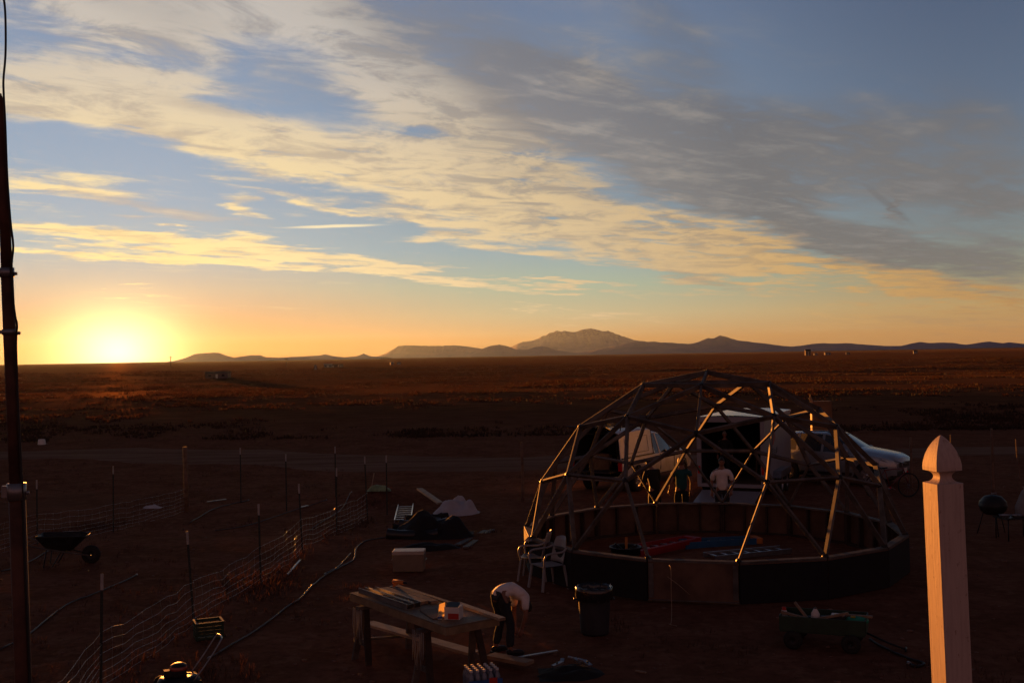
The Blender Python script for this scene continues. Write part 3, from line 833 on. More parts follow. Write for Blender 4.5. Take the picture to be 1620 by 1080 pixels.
def person(loc, rz, label, pose, shirt, pants, hair, shirt_len=0.0, scale=1.0, cap=False, sleeves=.62, shoes=None, beard=False):
    J = dict(STAND); J.update(pose); J = {k: Vector(v) for k, v in J.items()}
    root = empty('person', loc, rz, label, 'person'); root.scale = (scale,) * 3
    # body: one continuous surface
    hips = J['pelvis']; nb = J['neckb']
    headv = J['headup'].normalized(); face = (J['face'] - headv * J['face'].dot(headv)).normalized(); side = face.cross(headv)
    hc = J['head']; chin = hc - headv * .085
    ch = [[(hips, (.135, .105)), (J['waist'], (.125, .095)), (J['chest'], (.150, .105)), (interp(J['chest'], nb, .7), (.115, .085)), (nb, (.062, .06)), (interp(nb, hc, .45), .053), (hc - headv * .03, .060)]]
    top = interp(J['chest'], nb, .7)
    for s in 'LR':
        ch.append([(top, (.115, .085))] + limb([J['sh' + s], J['el' + s], J['wr' + s]], [.055, .042, .028]))
        ch.append([(hips, (.135, .105))] + limb([J['hip' + s], J['kn' + s], J['an' + s], J['to' + s]], [.088, .058, .040, .036]))
    V_, F_ = skin_mesh(ch)
    mb = MB(); mb.add(V_, F_, None, True)
    # head with face
    Rh = Matrix((side, face, headv)).transposed().to_4x4(); MH = Matrix.Translation(hc) @ Rh
    vs = []; fs = []; n = 18; m_ = 14
    for i in range(m_ + 1):
        t = pi * i / m_
        for k in range(n):
            a = 2 * pi * k / n; x = sin(t) * cos(a) * .074; y = sin(t) * sin(a) * .094; z = cos(t) * .115
            if z < 0: x *= 1 + z * 2.6; y = y * (1 + z * 1.0) if y < 0 else y * (1 + z * .6)
            if y > .05:
                y += .006 * exp(-((z + .06) / .02) ** 2) * exp(-(x / .025) ** 2)          # mouth and chin
                y -= .010 * exp(-((z - .005) / .018) ** 2) * exp(-((abs(x) - .03) / .014) ** 2)  # eye sockets
            vs.append((x, y, z))
    for i in range(m_):
        for k in range(n): fs.append((i * n + k, (i + 1) * n + k, (i + 1) * n + (k + 1) % n, i * n + (k + 1) % n))
    mb.add(vs, fs, MH, True)
    mb.add([(-.012, .086, -.03), (.012, .086, -.03), (0, .116, -.026), (0, .088, .022)], [(0, 1, 2), (0, 2, 3), (1, 3, 2)], MH, True)
    for sx in (-1, 1): mb.ball((sx * .076, -.004, -.008), .026, MH, 8, (.35, .7, 1.15))
    # hands: palm, four unequal fingers, thumb
    for s in 'LR':
        w_, e_ = J['wr' + s], J['el' + s]; d = (w_ - e_).normalized(); inw = Vector((1 if s == 'L' else -1, .3, 0)); inw = (inw - d * inw.dot(d)).normalized(); lat = d.cross(inw)
        if lat.y < 0: lat = -lat
        mb.tube([w_ - d * .02, w_ + d * .03, w_ + d * .075, w_ + d * .095], [.026, .034, .038, .030], 8)
        for q, ln in enumerate((.066, .078, .072, .056)):
            b0 = w_ + d * .085 + lat * (.027 - .018 * q); k1 = b0 + d * ln * .5 + inw * .010; k2 = k1 + d * ln * .30 + inw * .020; k3 = k2 + d * ln * .12 + inw * .018
            mb.tube([b0, k1, k2, k3], [.0095, .009, .008, .0065], 6)
        t0 = w_ + d * .03 + lat * .032; mb.tube([t0, t0 + lat * .022 + d * .028 + inw * .008, t0 + lat * .026 + d * .056 + inw * .02], [.012, .0105, .008], 6)
    mb.build('body', M_SKIN, root)
    for sx in (-1, 1):
        pass
    ey = MB()
    for sx in (-1, 1): ey.ball((sx * .030, .078, .006), .011, MH, 8)
    ey.build('eyes', M_BLACKC, root)
    # hair: a shell over the skull
    hb = MB(); vs = []; fs = []; n = 18; m_ = 9; rr = random.Random(int(loc[0] * 10))
    for i in range(m_ + 1):
        for k in range(n):
            a = 2 * pi * k / n; front = max(0, sin(a)); lim = pi * (.66 - .30 * front ** .6); t = lim * i / m_
            j = 1 + rr.uniform(-.02, .03)
            x = sin(t) * cos(a) * .082 * j; y = sin(t) * sin(a) * .101 * j - .004; z = cos(t) * .124 * j
            if z < 0: x *= 1 + z * 1.6
            vs.append((x, y, z))
    for i in range(m_):
        for k in range(n): fs.append((i * n + k, (i + 1) * n + k, (i + 1) * n + (k + 1) % n, i * n + (k + 1) % n))
    hb.add(vs, fs, MH, True)
    if not cap: hb.build('hair', hair, root)
    else:
        hb.build('hair', hair, root)
        cb = MB(); cb.lathe([(.001, .142), (.04, .138), (.075, .115), (.090, .07), (.094, .035)], 18, MH @ Matrix.Diagonal((.95, 1.12, 1, 1)))
        cb.add([(-.06, .085, .045), (.06, .085, .045), (.045, .17, .03), (-.045, .17, .03), (-.06, .085, .052), (.06, .085, .052), (.045, .17, .037), (-.045, .17, .037)],
               [(3, 2, 1, 0), (4, 5, 6, 7), (0, 1, 5, 4), (2, 3, 7, 6), (1, 2, 6, 5), (3, 0, 4, 7)], MH, True)
        cb.build('cap', M_BLACKC, root)
    # shirt
    hem = interp(J['pelvis'], J['waist'], -.35 + shirt_len)
    ch = [[(hem, (.158, .128)), (interp(J['pelvis'], J['waist'], .6), (.156, .124)), (interp(J['waist'], J['chest'], .5), (.158, .122)), (J['chest'], (.170, .124)), (top, (.135, .100)), (interp(J['chest'], nb, .95), (.075, .072))]]
    for s in 'LR':
        e = interp(J['sh' + s], J['el' + s], min(1, sleeves)); arm = [(top, (.135, .100)), (J['sh' + s], .078), (interp(J['sh' + s], e, .5), .070), (e, .064)]
        if sleeves > 1: arm += [(interp(J['el' + s], J['wr' + s], .5), .055), (interp(J['el' + s], J['wr' + s], .93), .044)]
        ch.append(arm)
    V_, F_ = skin_mesh(ch); sm_ = MB()
    V_ = [v + Vector((noise.noise(v * 9), noise.noise(v * 9 + Vector((5, 0, 0))), 0)) * .014 for v in V_]
    sm_.add(V_, F_, None, True); sm_.build('shirt', shirt, root)
    ch = [[(interp(hips, J['waist'], .35), (.146, .116)), (hips, (.152, .124))]]
    for s in 'LR':
        kn, an = J['kn' + s], J['an' + s]
        ch.append([(hips, (.152, .124)), (J['hip' + s], .104), (interp(J['hip' + s], kn, .5), .090), (kn, .074), (interp(kn, an, .5), .068), (interp(kn, an, .93), .062)])
    V_, F_ = skin_mesh(ch); tm = MB(); V_ = [v + Vector((noise.noise(v * 11), noise.noise(v * 11 + Vector((3, 0, 0))), 0)) * .014 for v in V_]
    tm.add(V_, F_, None, True); tm.build('trousers', pants, root)
    for s in 'LR':
        an, to = J['an' + s], J['to' + s]; d = Vector((to.x - an.x, to.y - an.y, 0)).normalized(); z0 = to.z - .04
        sb = MB(); a0 = Vector((an.x, an.y, z0)) - d * .055
        sb.tube([a0 + Vector((0, 0, .045)), a0 + d * .05 + Vector((0, 0, .055)), a0 + d * .15 + Vector((0, 0, .045)), a0 + d * .24 + Vector((0, 0, .034)), a0 + d * .285 + Vector((0, 0, .028))], [.038, .050, .046, .040, .020], 10)
        sb.box(a0 + d * .12 + Vector((0, 0, .012)), (.09, .29, .024), rot=atan2(d.y, d.x) - pi / 2)
        sb.build('shoe', shoes or M_BLACKP, root)
    return root

g = gd(797, 1033)
# bending at the hips over the end of the table, back rounded, head low, facing right
person(g, radians(-58), 'person in a white T-shirt and dark jeans bending low beside the worktable', dict(
    pelvis=(0, -.10, .90), waist=(0, .02, 1.00), chest=(0, .19, .98), neckb=(0, .36, .84), head=(0, .42, .69), face=(0, -.55, -.8), headup=(0, .5, -.85),
    shL=(-.17, .31, .86), elL=(-.21, .33, .57), wrL=(-.13, .30, .33), shR=(.17, .31, .86), elR=(.20, .29, .58), wrR=(.12, .26, .35),
    hipL=(-.10, -.08, .90), knL=(-.13, .04, .49), anL=(-.15, -.06, .085), toL=(-.18, .09, .04), hipR=(.10, -.08, .90), knR=(.13, .05, .49), anR=(.16, .02, .085), toR=(.19, .17, .04)),
    M_TEE, M_JEAN, M_HAIR, shirt_len=-.05, sleeves=.75, scale=.87)
def back_person(px, d, label, **k):
    p = far(px, 760, d); person((p.x, p.y, H(p.x, p.y)), k.pop('rz'), label, k.pop('pose', {}), k.pop('shirt'), k.pop('pants'), k.pop('hair'), **k)
back_person(1078, 26.4, 'person in a teal T-shirt seen from behind, standing past the dome', rz=radians(8), shirt=M_TEAL, pants=M_BLACKC, hair=M_HAIRB, scale=.98,
            pose=dict(wrL=(-.27, .10, .93), elL=(-.26, -.02, 1.15)), sleeves=.6)
back_person(1142, 26.7, 'person in a loose white T-shirt facing the yard before the open trailer, arms hanging', rz=radians(172), shirt=M_TEE, pants=M_JEAN, hair=M_HAIR, scale=.98,
            sleeves=.95, pose=dict(elL=(-.26, .0, 1.14), wrL=(-.22, .12, .92)))
back_person(1036, 26.6, 'person in black clothes leaning forward beside the pickup truck', rz=radians(35), shirt=M_BLACKC, pants=M_BLACKC, hair=M_HAIR, scale=1.0, sleeves=1.5,
            pose=dict(chest=(0, .08, 1.28), neckb=(0, .13, 1.42), head=(0, .19, 1.58), shL=(-.18, .10, 1.38), shR=(.18, .10, 1.38), elL=(-.24, .14, 1.12), wrL=(-.15, .34, 1.04), elR=(.24, .14, 1.12), wrR=(.15, .34, 1.04)))

# ------------------------------------------------------------------ vehicles
def loft_car(root, st, paint, name='body'):
    """st: stations (x, zb, zbelt, hw, ztop, tw, flag) ; flag: g side glass, w windscreen, b both, '' none"""
    rows = []
    for (x, zb, ze, hw, zt, tw, fl) in st:
        r = [(hw * .80, zb), (hw * .97, zb + .03), (hw * 1.0, zb + .45 * (ze - zb)), (hw * .985, ze - .06), (hw * .95, ze), (tw, zt - .05), (tw * .86, zt - .008), (0, zt + .012)]
        rows.append([(x, y, z) for (y, z) in r] + [(x, -y, z) for (y, z) in r[-2::-1]])
    body = MB(); gl = MB(); n = len(rows[0])
    def quad(mb, i, k): mb.add([rows[i][k], rows[i + 1][k], rows[i + 1][k + 1], rows[i][k + 1]], [(0, 1, 2, 3)], None, False)
    bv = [p for r in rows for p in r]; bf = []; gside = []; gtop = []
    for i in range(len(rows) - 1):
        fl = st[i][6]
        for k in range(n - 1):
            f = (i * n + k, (i + 1) * n + k, (i + 1) * n + k + 1, i * n + k + 1)
            if ('g' in fl or 'b' in fl) and k in (4, n - 6): gside.append(f)
            elif ('w' in fl or 'b' in fl) and 5 <= k <= n - 7: gtop.append(f)
            else: bf.append(f)
    body.add(bv, bf, None, True)
    for e in (0, len(rows) - 1):
        if 'o' in st[e][6]: continue
        body.add(rows[e], [tuple(range(n)) if e else tuple(range(n))[::-1]], None, False)
    ob = body.build(name, paint, root)
    sh = ob.modifiers.new('thickness', 'SOLIDIFY'); sh.thickness = .02; sh.offset = -1 if False else 0
    es = ob.modifiers.new('edges', 'EDGE_SPLIT'); es.split_angle = radians(38)
    def sub(fl_, nm):
        if not fl_: return
        m_ = MB(); m_.add(bv, fl_, None, True)
        used = sorted({i for f in m_.f for i in f}); mp = {i: j for j, i in enumerate(used)}
        m_.v = [m_.v[i] for i in used]; m_.f = [[mp[i] for i in f] for f in m_.f]
        # every pane apart is a part of its own
        left_ = set(range(len(m_.f)))
        while left_:
            grp = [left_.pop()]; vset = set(m_.f[grp[0]]); grew = True
            while grew:
                grew = False
                for q in list(left_):
                    if vset & set(m_.f[q]): grp.append(q); vset |= set(m_.f[q]); left_.discard(q); grew = True
            u = sorted(vset); mq = {i: j for j, i in enumerate(u)}; one = MB()
            one.add([m_.v[i] for i in u], [[mq[i] for i in m_.f[q]] for q in grp], None, True)
            one.build(nm, M_GLASS, root)
    return gside, gtop, sub
def wheel(parent, c, r, wd, side, spokes=5, mt=None):
    M = Matrix.Translation(c) @ Matrix.Rotation(-side * pi / 2, 4, 'X')
    w_ = empty('wheel', (0, 0, 0)); w_.parent = parent
    t = MB(); t.lathe([(r * .60, -wd / 2), (r * .93, -wd / 2), (r, -wd * .36), (r, wd * .36), (r * .93, wd / 2), (r * .62, wd / 2), (r * .60, wd * .3)], 28, M); t.build('tyre', M_TYRE, w_)
    rm = MB(); rm.lathe([(r * .61, -wd * .4), (r * .61, wd * .40), (r * .56, wd * .42), (r * .53, wd * .30), (r * .5, -wd * .1), (.001, -wd * .12)], 28, M)
    for k in range(spokes):
        a = 2 * pi * k / spokes; rm.bar((r * .1 * cos(a), r * .1 * sin(a), wd * .30), (r * .55 * cos(a), r * .55 * sin(a), wd * .36), r * .13, .02, (0, 0, 1), M)
    rm.lathe([(r * .16, wd * .25), (r * .15, wd * .38), (.001, wd * .39)], 12, M); rm.build('rim', mt or M_RIM, w_)
def arch(x, xw, rw, base, zc):
    d = abs(x - xw); return max(base, zc + sqrt(max(0, rw * rw - d * d))) if d < rw else base
def stations(xs, f): return [f(x) for x in xs]
def lerp_tab(tab, x):
    if x >= tab[0][0]: return tab[0][1]
    for (a, va), (b, vb) in zip(tab, tab[1:]):
        if x >= b: t = (a - x) / (a - b); return va + (vb - va) * t
    return tab[-1][1]

def suv():
    F = far(1410, 740, 34.6); F = Vector((12.15, 34.3, 0)); Rr = Vector((8.95, 37.0, 0)); d = (F - Rr).normalized(); rz = atan2(d.y, d.x)
    c = (F + Rr) / 2; L = 4.35; c = F - d * L / 2; z = H(c.x, c.y) + .0
    root = empty('silver_car', (c.x, c.y, z), rz, 'silver crossover car parked right of the trailer with its bonnet to the right', 'car')
    xf, xr = 1.32, -1.30; rw = .40
    xs = sorted(set([2.17, 2.12, 2.02, 1.9, 1.72, xf, 1.1, .98, .86, .5, .2, -.1, -.18, -.6, -.95, -1.03, -1.4, -1.6, -1.75, -1.95, -2.1, -2.17] + [xf + rw * cos(a) for a in np.linspace(0.02, pi - .02, 9)] + [xr + rw * cos(a) for a in np.linspace(0.02, pi - .02, 9)]), reverse=True)
    top = [(2.17, .74), (2.12, .86), (1.9, .96), (1.5, 1.03), (1.0, 1.10), (.86, 1.13), (.2, 1.53), (-.1, 1.60), (-.8, 1.61), (-1.6, 1.54), (-1.75, 1.5), (-2.1, 1.02), (-2.17, .85)]
    belt = [(2.17, .68), (2.12, .80), (1.9, .90), (1.5, .95), (1.0, .99), (-1.6, 1.06), (-2.1, .98), (-2.17, .8)]
    hw = [(2.17, .62), (2.12, .72), (2.02, .80), (1.72, .88), (1.3, .91), (-1.6, .91), (-2.0, .84), (-2.17, .74)]
    tw = [(2.17, .56), (2.0, .70), (1.0, .74), (.86, .72), (.2, .62), (-.8, .61), (-1.7, .58), (-2.1, .62), (-2.17, .6)]
    st = []
    for x in xs:
        base = .24 if abs(x) < 2.0 else .34
        zb = arch(x, xf, rw, base, .345) if abs(x - xf) < rw else arch(x, xr, rw, base, .345)
        fl = ''
        if .2 < x <= .86: fl = 'b' if x < .8 else 'w'
        elif -.1 < x <= .2: fl = 'g'
        elif -.95 < x <= -.18: fl = 'g'
        elif -1.6 < x <= -1.03: fl = 'g'
        elif -2.1 < x <= -1.75: fl = 'w'
        st.append((x, zb, lerp_tab(belt, x), lerp_tab(hw, x), lerp_tab(top, x), lerp_tab(tw, x), fl))
    gs, gt, sub = loft_car(root, st, M_SILVER); sub(gs, 'side_window'); sub(gt, 'windscreen')
    for x in (xf, xr):
        for s in (-1, 1): wheel(root, (x, s * .80, .345), .345, .22, s)
    ub = MB(); ub.box((0, 0, .30), (3.9, 1.5, .12)); ub.build('underbody', M_BLACKP, root)
    for s in (-1, 1):
        h = MB(); h.add([(2.10, s * .40, .70), (1.90, s * .80, .76), (1.72, s * .87, .86), (1.80, s * .78, .88), (2.08, s * .46, .80), (2.135, s * .40, .72), (2.0, s * .80, .76), (1.8, s * .905, .86), (1.84, s * .80, .905), (2.12, s * .46, .83)],
                        [(5, 6, 7, 8, 9), (4, 3, 2, 1, 0), (0, 1, 6, 5), (1, 2, 7, 6), (2, 3, 8, 7), (3, 4, 9, 8), (4, 0, 5, 9)]); h.build('headlight', mat('lamp_glass', (.35, .38, .42), .08, .1, 3, spec=.8), root)
        mi = MB(); mi.ball((.72, s * .99, 1.06), .10, None, 10, (.6, 1, .75)); mi.bar((.72, s * .86, 1.02), (.72, s * .95, 1.04), .05, .03); mi.build('wing_mirror', M_SILVER, root)
        hd = MB(); hd.bar((-.02, s * .925, .88), (-.16, s * .925, .885), .02, .022); hd.build('door_handle', M_SILVER, root)
        hd = MB(); hd.bar((-.92, s * .925, .90), (-1.06, s * .925, .905), .02, .022); hd.build('door_handle', M_SILVER, root)
        tl = MB(); tl.box((-2.08, s * .72, .95), (.14, .14, .26)); tl.build('tail_light', M_REDL, root, bevel=.02)
        rk = MB(); rk.tube([(.0, s * .56, 1.61), (-.1, s * .56, 1.66), (-1.4, s * .55, 1.63), (-1.5, s * .55, 1.57)], .013, 6); rk.build('roof_rail', M_BLACKP, root)
        sl = MB()
        for xx in (.52, -.56): sl.bar((xx, s * .915, .40), (xx + .02, s * .9, .98), .006, .02)
        sl.bar((.86, s * .918, .36), (-.86, s * .918, .36), .05, .09); sl.build('sill_trim', M_BLACKP, root)
    gr = MB(); gr.box((2.15, 0, .66), (.06, .84, .16))
    for k in range(3): gr.box((2.185, 0, .61 + .05 * k), (.02, .80, .012))
    gr.build('grille', M_BLACKP, root, bevel=.01); bp = MB(); bp.box((2.13, 0, .42), (.12, 1.2, .16)); bp.build('bumper_intake', M_BLACKP, root, bevel=.03)
    npl = MB(); npl.box((2.205, 0, .48), (.01, .3, .14)); npl.build('number_plate', M_PAPER, root)
suv()

def pickup():
    # rear right corner nearest the yard, nose away to the right
    rc = far(984, 760, 33.2); L = 5.3
    d = Vector((cos(radians(38)) , sin(radians(38)), 0)); d = Vector((sin(radians(33)), cos(radians(33)), 0)); perp = Vector((d.y, -d.x, 0))
    c = Vector((rc.x, rc.y, 0)) + d * L / 2 - perp * .88
    root = empty('pickup_truck', (c.x, c.y, H(c.x, c.y)), atan2(d.y, d.x), 'white pickup truck with a camper shell, its rear hatch open toward the yard', 'pickup truck')
    xf, xr = 1.75, -1.55; rw = .42
    xs = sorted(set([2.65, 2.6, 2.45, 2.2, xf, 1.3, 1.15, 1.02, .6, .42, .1, .02, -.3, -.38, -.44, -.6, -1, xr, -2.0, -2.45, -2.64] + [xf + rw * cos(a) for a in np.linspace(0.02, pi - .02, 9)] + [xr + rw * cos(a) for a in np.linspace(0.02, pi - .02, 9)]), reverse=True)
    top = [(2.65, .80), (2.6, .98), (2.2, 1.06), (1.3, 1.15), (1.15, 1.18), (.42, 1.70), (.1, 1.76), (-.30, 1.76), (-.38, 1.76), (-.44, 1.88), (-.6, 1.92), (-2.45, 1.92), (-2.64, 1.90)]
    belt = [(2.65, .72), (2.6, .92), (2.2, .99), (1.15, 1.06), (-.4, 1.08), (-2.64, 1.10)]
    hw = [(2.65, .74), (2.5, .86), (2.2, .90), (-2.3, .90), (-2.64, .88)]
    tw = [(2.65, .66), (2.3, .76), (1.15, .74), (.42, .64), (-.3, .66), (-.44, .76), (-2.64, .77)]
    st = []
    for x in xs:
        base = .42
        zb = arch(x, xf, rw, base, .40) if abs(x - xf) < rw else arch(x, xr, rw, base, .40)
        fl = ''
        if .42 < x <= 1.15: fl = 'b' if x <= 1.02 else 'w'
        elif .1 < x <= .42: fl = 'g'
        elif -.30 < x <= .02: fl = 'g'
        if x == xs[-1]: fl = 'o'
        st.append((x, zb, lerp_tab(belt, x), lerp_tab(hw, x), lerp_tab(top, x), lerp_tab(tw, x), fl))
    gs, gt, sub = loft_car(root, st, M_WHITECAR); sub(gs, 'side_window'); sub(gt, 'windscreen')
    for x in (xf, xr):
        for s in (-1, 1): wheel(root, (x, s * .79, .37), .37, .24, s, 6)
    ub = MB(); ub.box((0, 0, .46), (4.9, 1.5, .14)); ub.build('underbody', M_BLACKP, root)
    bed = MB(); bed.box((-1.55, 0, .66), (2.1, 1.5, .04)); bed.box((-1.55, .76, .95), (2.1, .05, .55)); bed.box((-1.55, -.76, .95), (2.1, .05, .55)); bed.box((-.52, 0, 1.2), (.04, 1.44, 1.1))
    bed.box((-1.55, .70, 1.45), (2.1, .02, .55)); bed.box((-1.55, -.70, 1.45), (2.1, .02, .55)); bed.box((-1.55, 0, 1.84), (2.1, 1.3, .02)); bed.build('bed_shade_lining', M_BLACKP, root)  # bed floor and walls; black lining paints in the shell's dark interior
    cg = MB()
    for (a, b, c_, s) in ((-1.1, -.25, .78, .42), (-1.3, .35, .74, .38), (-1.9, .3, .76, .5), (-1.7, -.4, .85, .3)): cg.box((a, b, c_ + s / 3), (s, s * .9, s), rot=random.random())
    cg.build('cargo', M_CARD, root)
    hatch = MB(); hatch.bar((-2.66, 0, 1.90), (-3.25, 0, 2.10), 1.36, .03, (0, 0, 1)); h = hatch.build('rear_hatch', M_GLASS, root)
    tg = MB(); tg.box((-2.90, 0, .72), (.50, 1.46, .06)); tg.build('tailgate', M_BLACKP, root, bevel=.01)
    bm = MB(); bm.box((-2.74, 0, .50), (.16, 1.74, .16)); bm.build('rear_bumper', M_GALV, root, bevel=.02)
    for s in (-1, 1):
        tl = MB(); tl.box((-2.65, s * .83, .90), (.05, .12, .34)); tl.build('tail_light', M_REDL, root, bevel=.01)
        mi = MB(); mi.box((1.0, s * 1.02, 1.16), (.10, .20, .17)); mi.build('wing_mirror', M_BLACKP, root, bevel=.02)
        for xx in (-.20, .35): pass
        hd = MB(); hd.bar((.10, s * .925, .96), (-.04, s * .925, .96), .02, .03); hd.bar((-.50 + .18, s * .925, .96), (-.46, s * .925, .96), .02, .03); hd.build('door_handle', M_BLACKP, root)
        tr = MB(); tr.box((-1.5, s * .885, 1.105), (2.2, .04, .03)); tr.bar((-.42, s * .87, 1.12), (-.42, s * .765, 1.80), .012, .02); tr.box((.02, s * .905, .80), (.012, .02, .5)); tr.box((1.05, s * .905, .80), (.012, .02, .5)); tr.build('shell_seam', M_BLACKP, root)
        for k in range(2): pass
    sw = MB(); sw.bar((-.75, -.865, 1.22), (-2.3, -.865, 1.22), .006, .012); sw.bar((-.75, -.79, 1.70), (-2.3, -.79, 1.70), .006, .012); sw.bar((-.75, -.868, 1.22), (-.75, -.792, 1.70), .006, .012, (1, 0, 0)); sw.bar((-2.3, -.868, 1.22), (-2.3, -.792, 1.70), .006, .012, (1, 0, 0)); sw.build('window_frame', M_BLACKP, root)
    rk = MB()
    for s in (-1, 1): rk.tube([(-.8, s * .62, 1.93), (-.8, s * .62, 2.02), (-2.2, s * .62, 2.02), (-2.2, s * .62, 1.93)], .02, 6)
    for xx in (-.8, -1.5, -2.2): rk.tube([(xx, -.62, 2.02), (xx, .62, 2.02)], .018, 6)
    rk.build('roof_rack', M_BLACKP, root)
pickup()

def trailer():
    nr = Vector((7.18, 31.5, 0)); ax = Vector((1.75, 3.98, 0)).normalized(); pr = Vector((-ax.y, ax.x, 0)); L, W_, Ht = 4.4, 1.95, 2.05
    c = nr + pr * W_ / 2
    root = empty('cargo_trailer', (c.x, c.y, H(c.x, c.y)), atan2(ax.y, ax.x), 'white box trailer with its back wide open and a ramp lowered onto the ground', 'trailer')
    z0 = .42; zt = z0 + Ht - .15
    def part(name, m, *bx, bev=.006):
        mb = MB()
        for b in bx: mb.box(*b)
        return mb.build(name, m, root, bevel=bev)
    part('floor', M_PLY, ((L / 2, 0, z0), (L, W_ - .06, .08)))
    s1 = part('side_wall', M_TRAILER, ((L / 2, -W_ / 2 + .015, (z0 + zt) / 2), (L - .1, .03, zt - z0)), ((L/2, -W_/2 - .004, z0 + .12), (L - .14, .014, .10)))
    part('side_wall', M_TRAILER, ((L / 2, W_ / 2 - .015, (z0 + zt) / 2), (L - .1, .03, zt - z0)))
    part('front_wall', M_TRAILER, ((L - .03, 0, (z0 + zt) / 2), (.04, W_ - .064, zt - z0)))
    # roof: shallow ribs, slightly crowned
    mb = MB(); nx = 44; vs = []; fs = []
    for i in range(nx + 1):
        x = L * i / nx; rb = .006 * (1 if i % 4 == 0 else 0)
        for k in range(9):
            y = -W_ / 2 + W_ * k / 8; vs.append((x, y, zt + .05 + .05 * (1 - (2 * k / 8 - 1) ** 2) + rb))
    for i in range(nx):
        for k in range(8): fs.append((i * 9 + k, (i + 1) * 9 + k, (i + 1) * 9 + k + 1, i * 9 + k + 1))
    mb.add(vs, fs); mb.box((L / 2, -W_ / 2 - .002, zt + .02), (L + .02, .02, .07)); mb.box((L / 2, W_ / 2 + .002, zt + .02), (L + .02, .02, .07)); mb.box((L + .008, 0, zt + .02), (.02, W_, .07)); mb.build('roof', M_ROOFW, root)
    fr = part('rear_frame', M_TRAILER, ((-.03, -W_ / 2 + .05, (z0 + zt) / 2), (.10, .12, zt - z0)), ((-.03, W_ / 2 - .05, (z0 + zt) / 2), (.10, .12, zt - z0)), ((-.03, 0, zt - .01), (.11, W_ + .02, .16)), ((-.03, 0, z0 - .02), (.12, W_, .10)))
    part('ramp_door', M_TRAILER, ((-.92, 0, .23), (1.78, W_ - .26, .05)), bev=.004)
    r = [o for o in bpy.data.objects if o.parent == root and o.name.startswith('ramp_door')][0]
    r.rotation_euler = (0, -math.asin(.36 / 1.78), 0); r.location = (0, 0, .02)
    for s in (-1, 1): part('wall_shade_sheet', M_BLACKC, ((L / 2, s * (W_ / 2 - .036), (z0 + zt) / 2), (L - .1, .008, zt - z0 - .1)))  # black sheets added to paint in the shade inside the trailer
    part('wall_shade_sheet', M_BLACKC, ((L - .056, 0, (z0 + zt) / 2), (.008, W_ - .09, zt - z0 - .1)))
    part('ceiling_shade_sheet', M_BLACKC, ((L / 2, 0, zt - .004), (L - .12, W_ - .09, .008)))
    sb = MB()
    for z in (.95, 1.35):
        sb.box((L / 2 + .3, -W_ / 2 + .24, z), (L - 1.2, .38, .03))
    for x in (.9, 2.2, 3.6): sb.box((x, -W_ / 2 + .42, 1.0), (.04, .04, 1.15))
    sb.build('shelf', M_PLY, root)
    for s in (-1, 1):
        for x in (1.55, 2.4): wheel(root, (x, s * (W_ / 2 + .12), .33), .33, .19, s, 5)
        fd = MB(); fd.add([(1.1, s * (W_ / 2 + .001), .52), (1.25, s * (W_ / 2 + .001), .72), (2.7, s * (W_ / 2 + .001), .72), (2.85, s * (W_ / 2 + .001), .52),
                           (1.1, s * (W_ / 2 + .24), .52), (1.25, s * (W_ / 2 + .24), .72), (2.7, s * (W_ / 2 + .24), .72), (2.85, s * (W_ / 2 + .24), .52)],
                          [(0, 1, 5, 4), (1, 2, 6, 5), (2, 3, 7, 6), (4, 5, 6, 7)]); o = fd.build('fender', M_GALV, root); sd_ = o.modifiers.new('t', 'SOLIDIFY'); sd_.thickness = .01
        tl = MB(); tl.box((-.088, s * (W_ / 2 - .05), .85), (.02, .07, .22)); tl.build('tail_light', M_REDL, root)
    tn = MB(); tn.bar((L, -.5, .42), (L + .95, 0, .42), .08, .1); tn.bar((L, .5, .42), (L + .95, 0, .42), .08, .1); tn.tube([(L + .8, 0, .05), (L + .8, 0, .75)], .03, 8); tn.build('tongue', M_STEELD, root)
    # emblem on the flank: red figure over thin grey curves
    em = MB(); y = -W_ / 2 - .004
    def sp(pts): em.add([(1.15 + a, y, 1.62 + b) for a, b in pts] + [(1.15 + a, y + .003, 1.62 + b) for a, b in pts], [tuple(range(len(pts))), tuple(range(2 * len(pts) - 1, len(pts) - 1, -1))])
    sp([(0, 0), (.12, .14), (.10, .34), (.22, .22), (.30, .02), (.20, -.12), (.06, -.14)]); sp([(.34, .1), (.44, .26), (.50, .08), (.42, -.08)]); em.build('emblem', M_LABEL, root)
    em = MB(); y = -W_ / 2 - .006
    for q in range(3): em.tube([(1.05 + .09 * k, y, 1.34 - .06 * q + .05 * sin(k * .8)) for k in range(12)], .008, 4)
    em.build('lettering_curves', M_STEELD, root)
    return root
TRAIL = trailer()
tm_ = Matrix.Translation(TRAIL.location) @ Matrix.Rotation(TRAIL.rotation_euler.z, 4, 'Z')
p = tm_ @ Vector((.55, .30, .46))
person(p, radians(165), 'person with grey hair standing in the dark inside the trailer', dict(), M_BLACKC, M_BLACKC, mat('grey_hair', (.25, .24, .24), .7, .2, 20), scale=.84, sleeves=1.4)

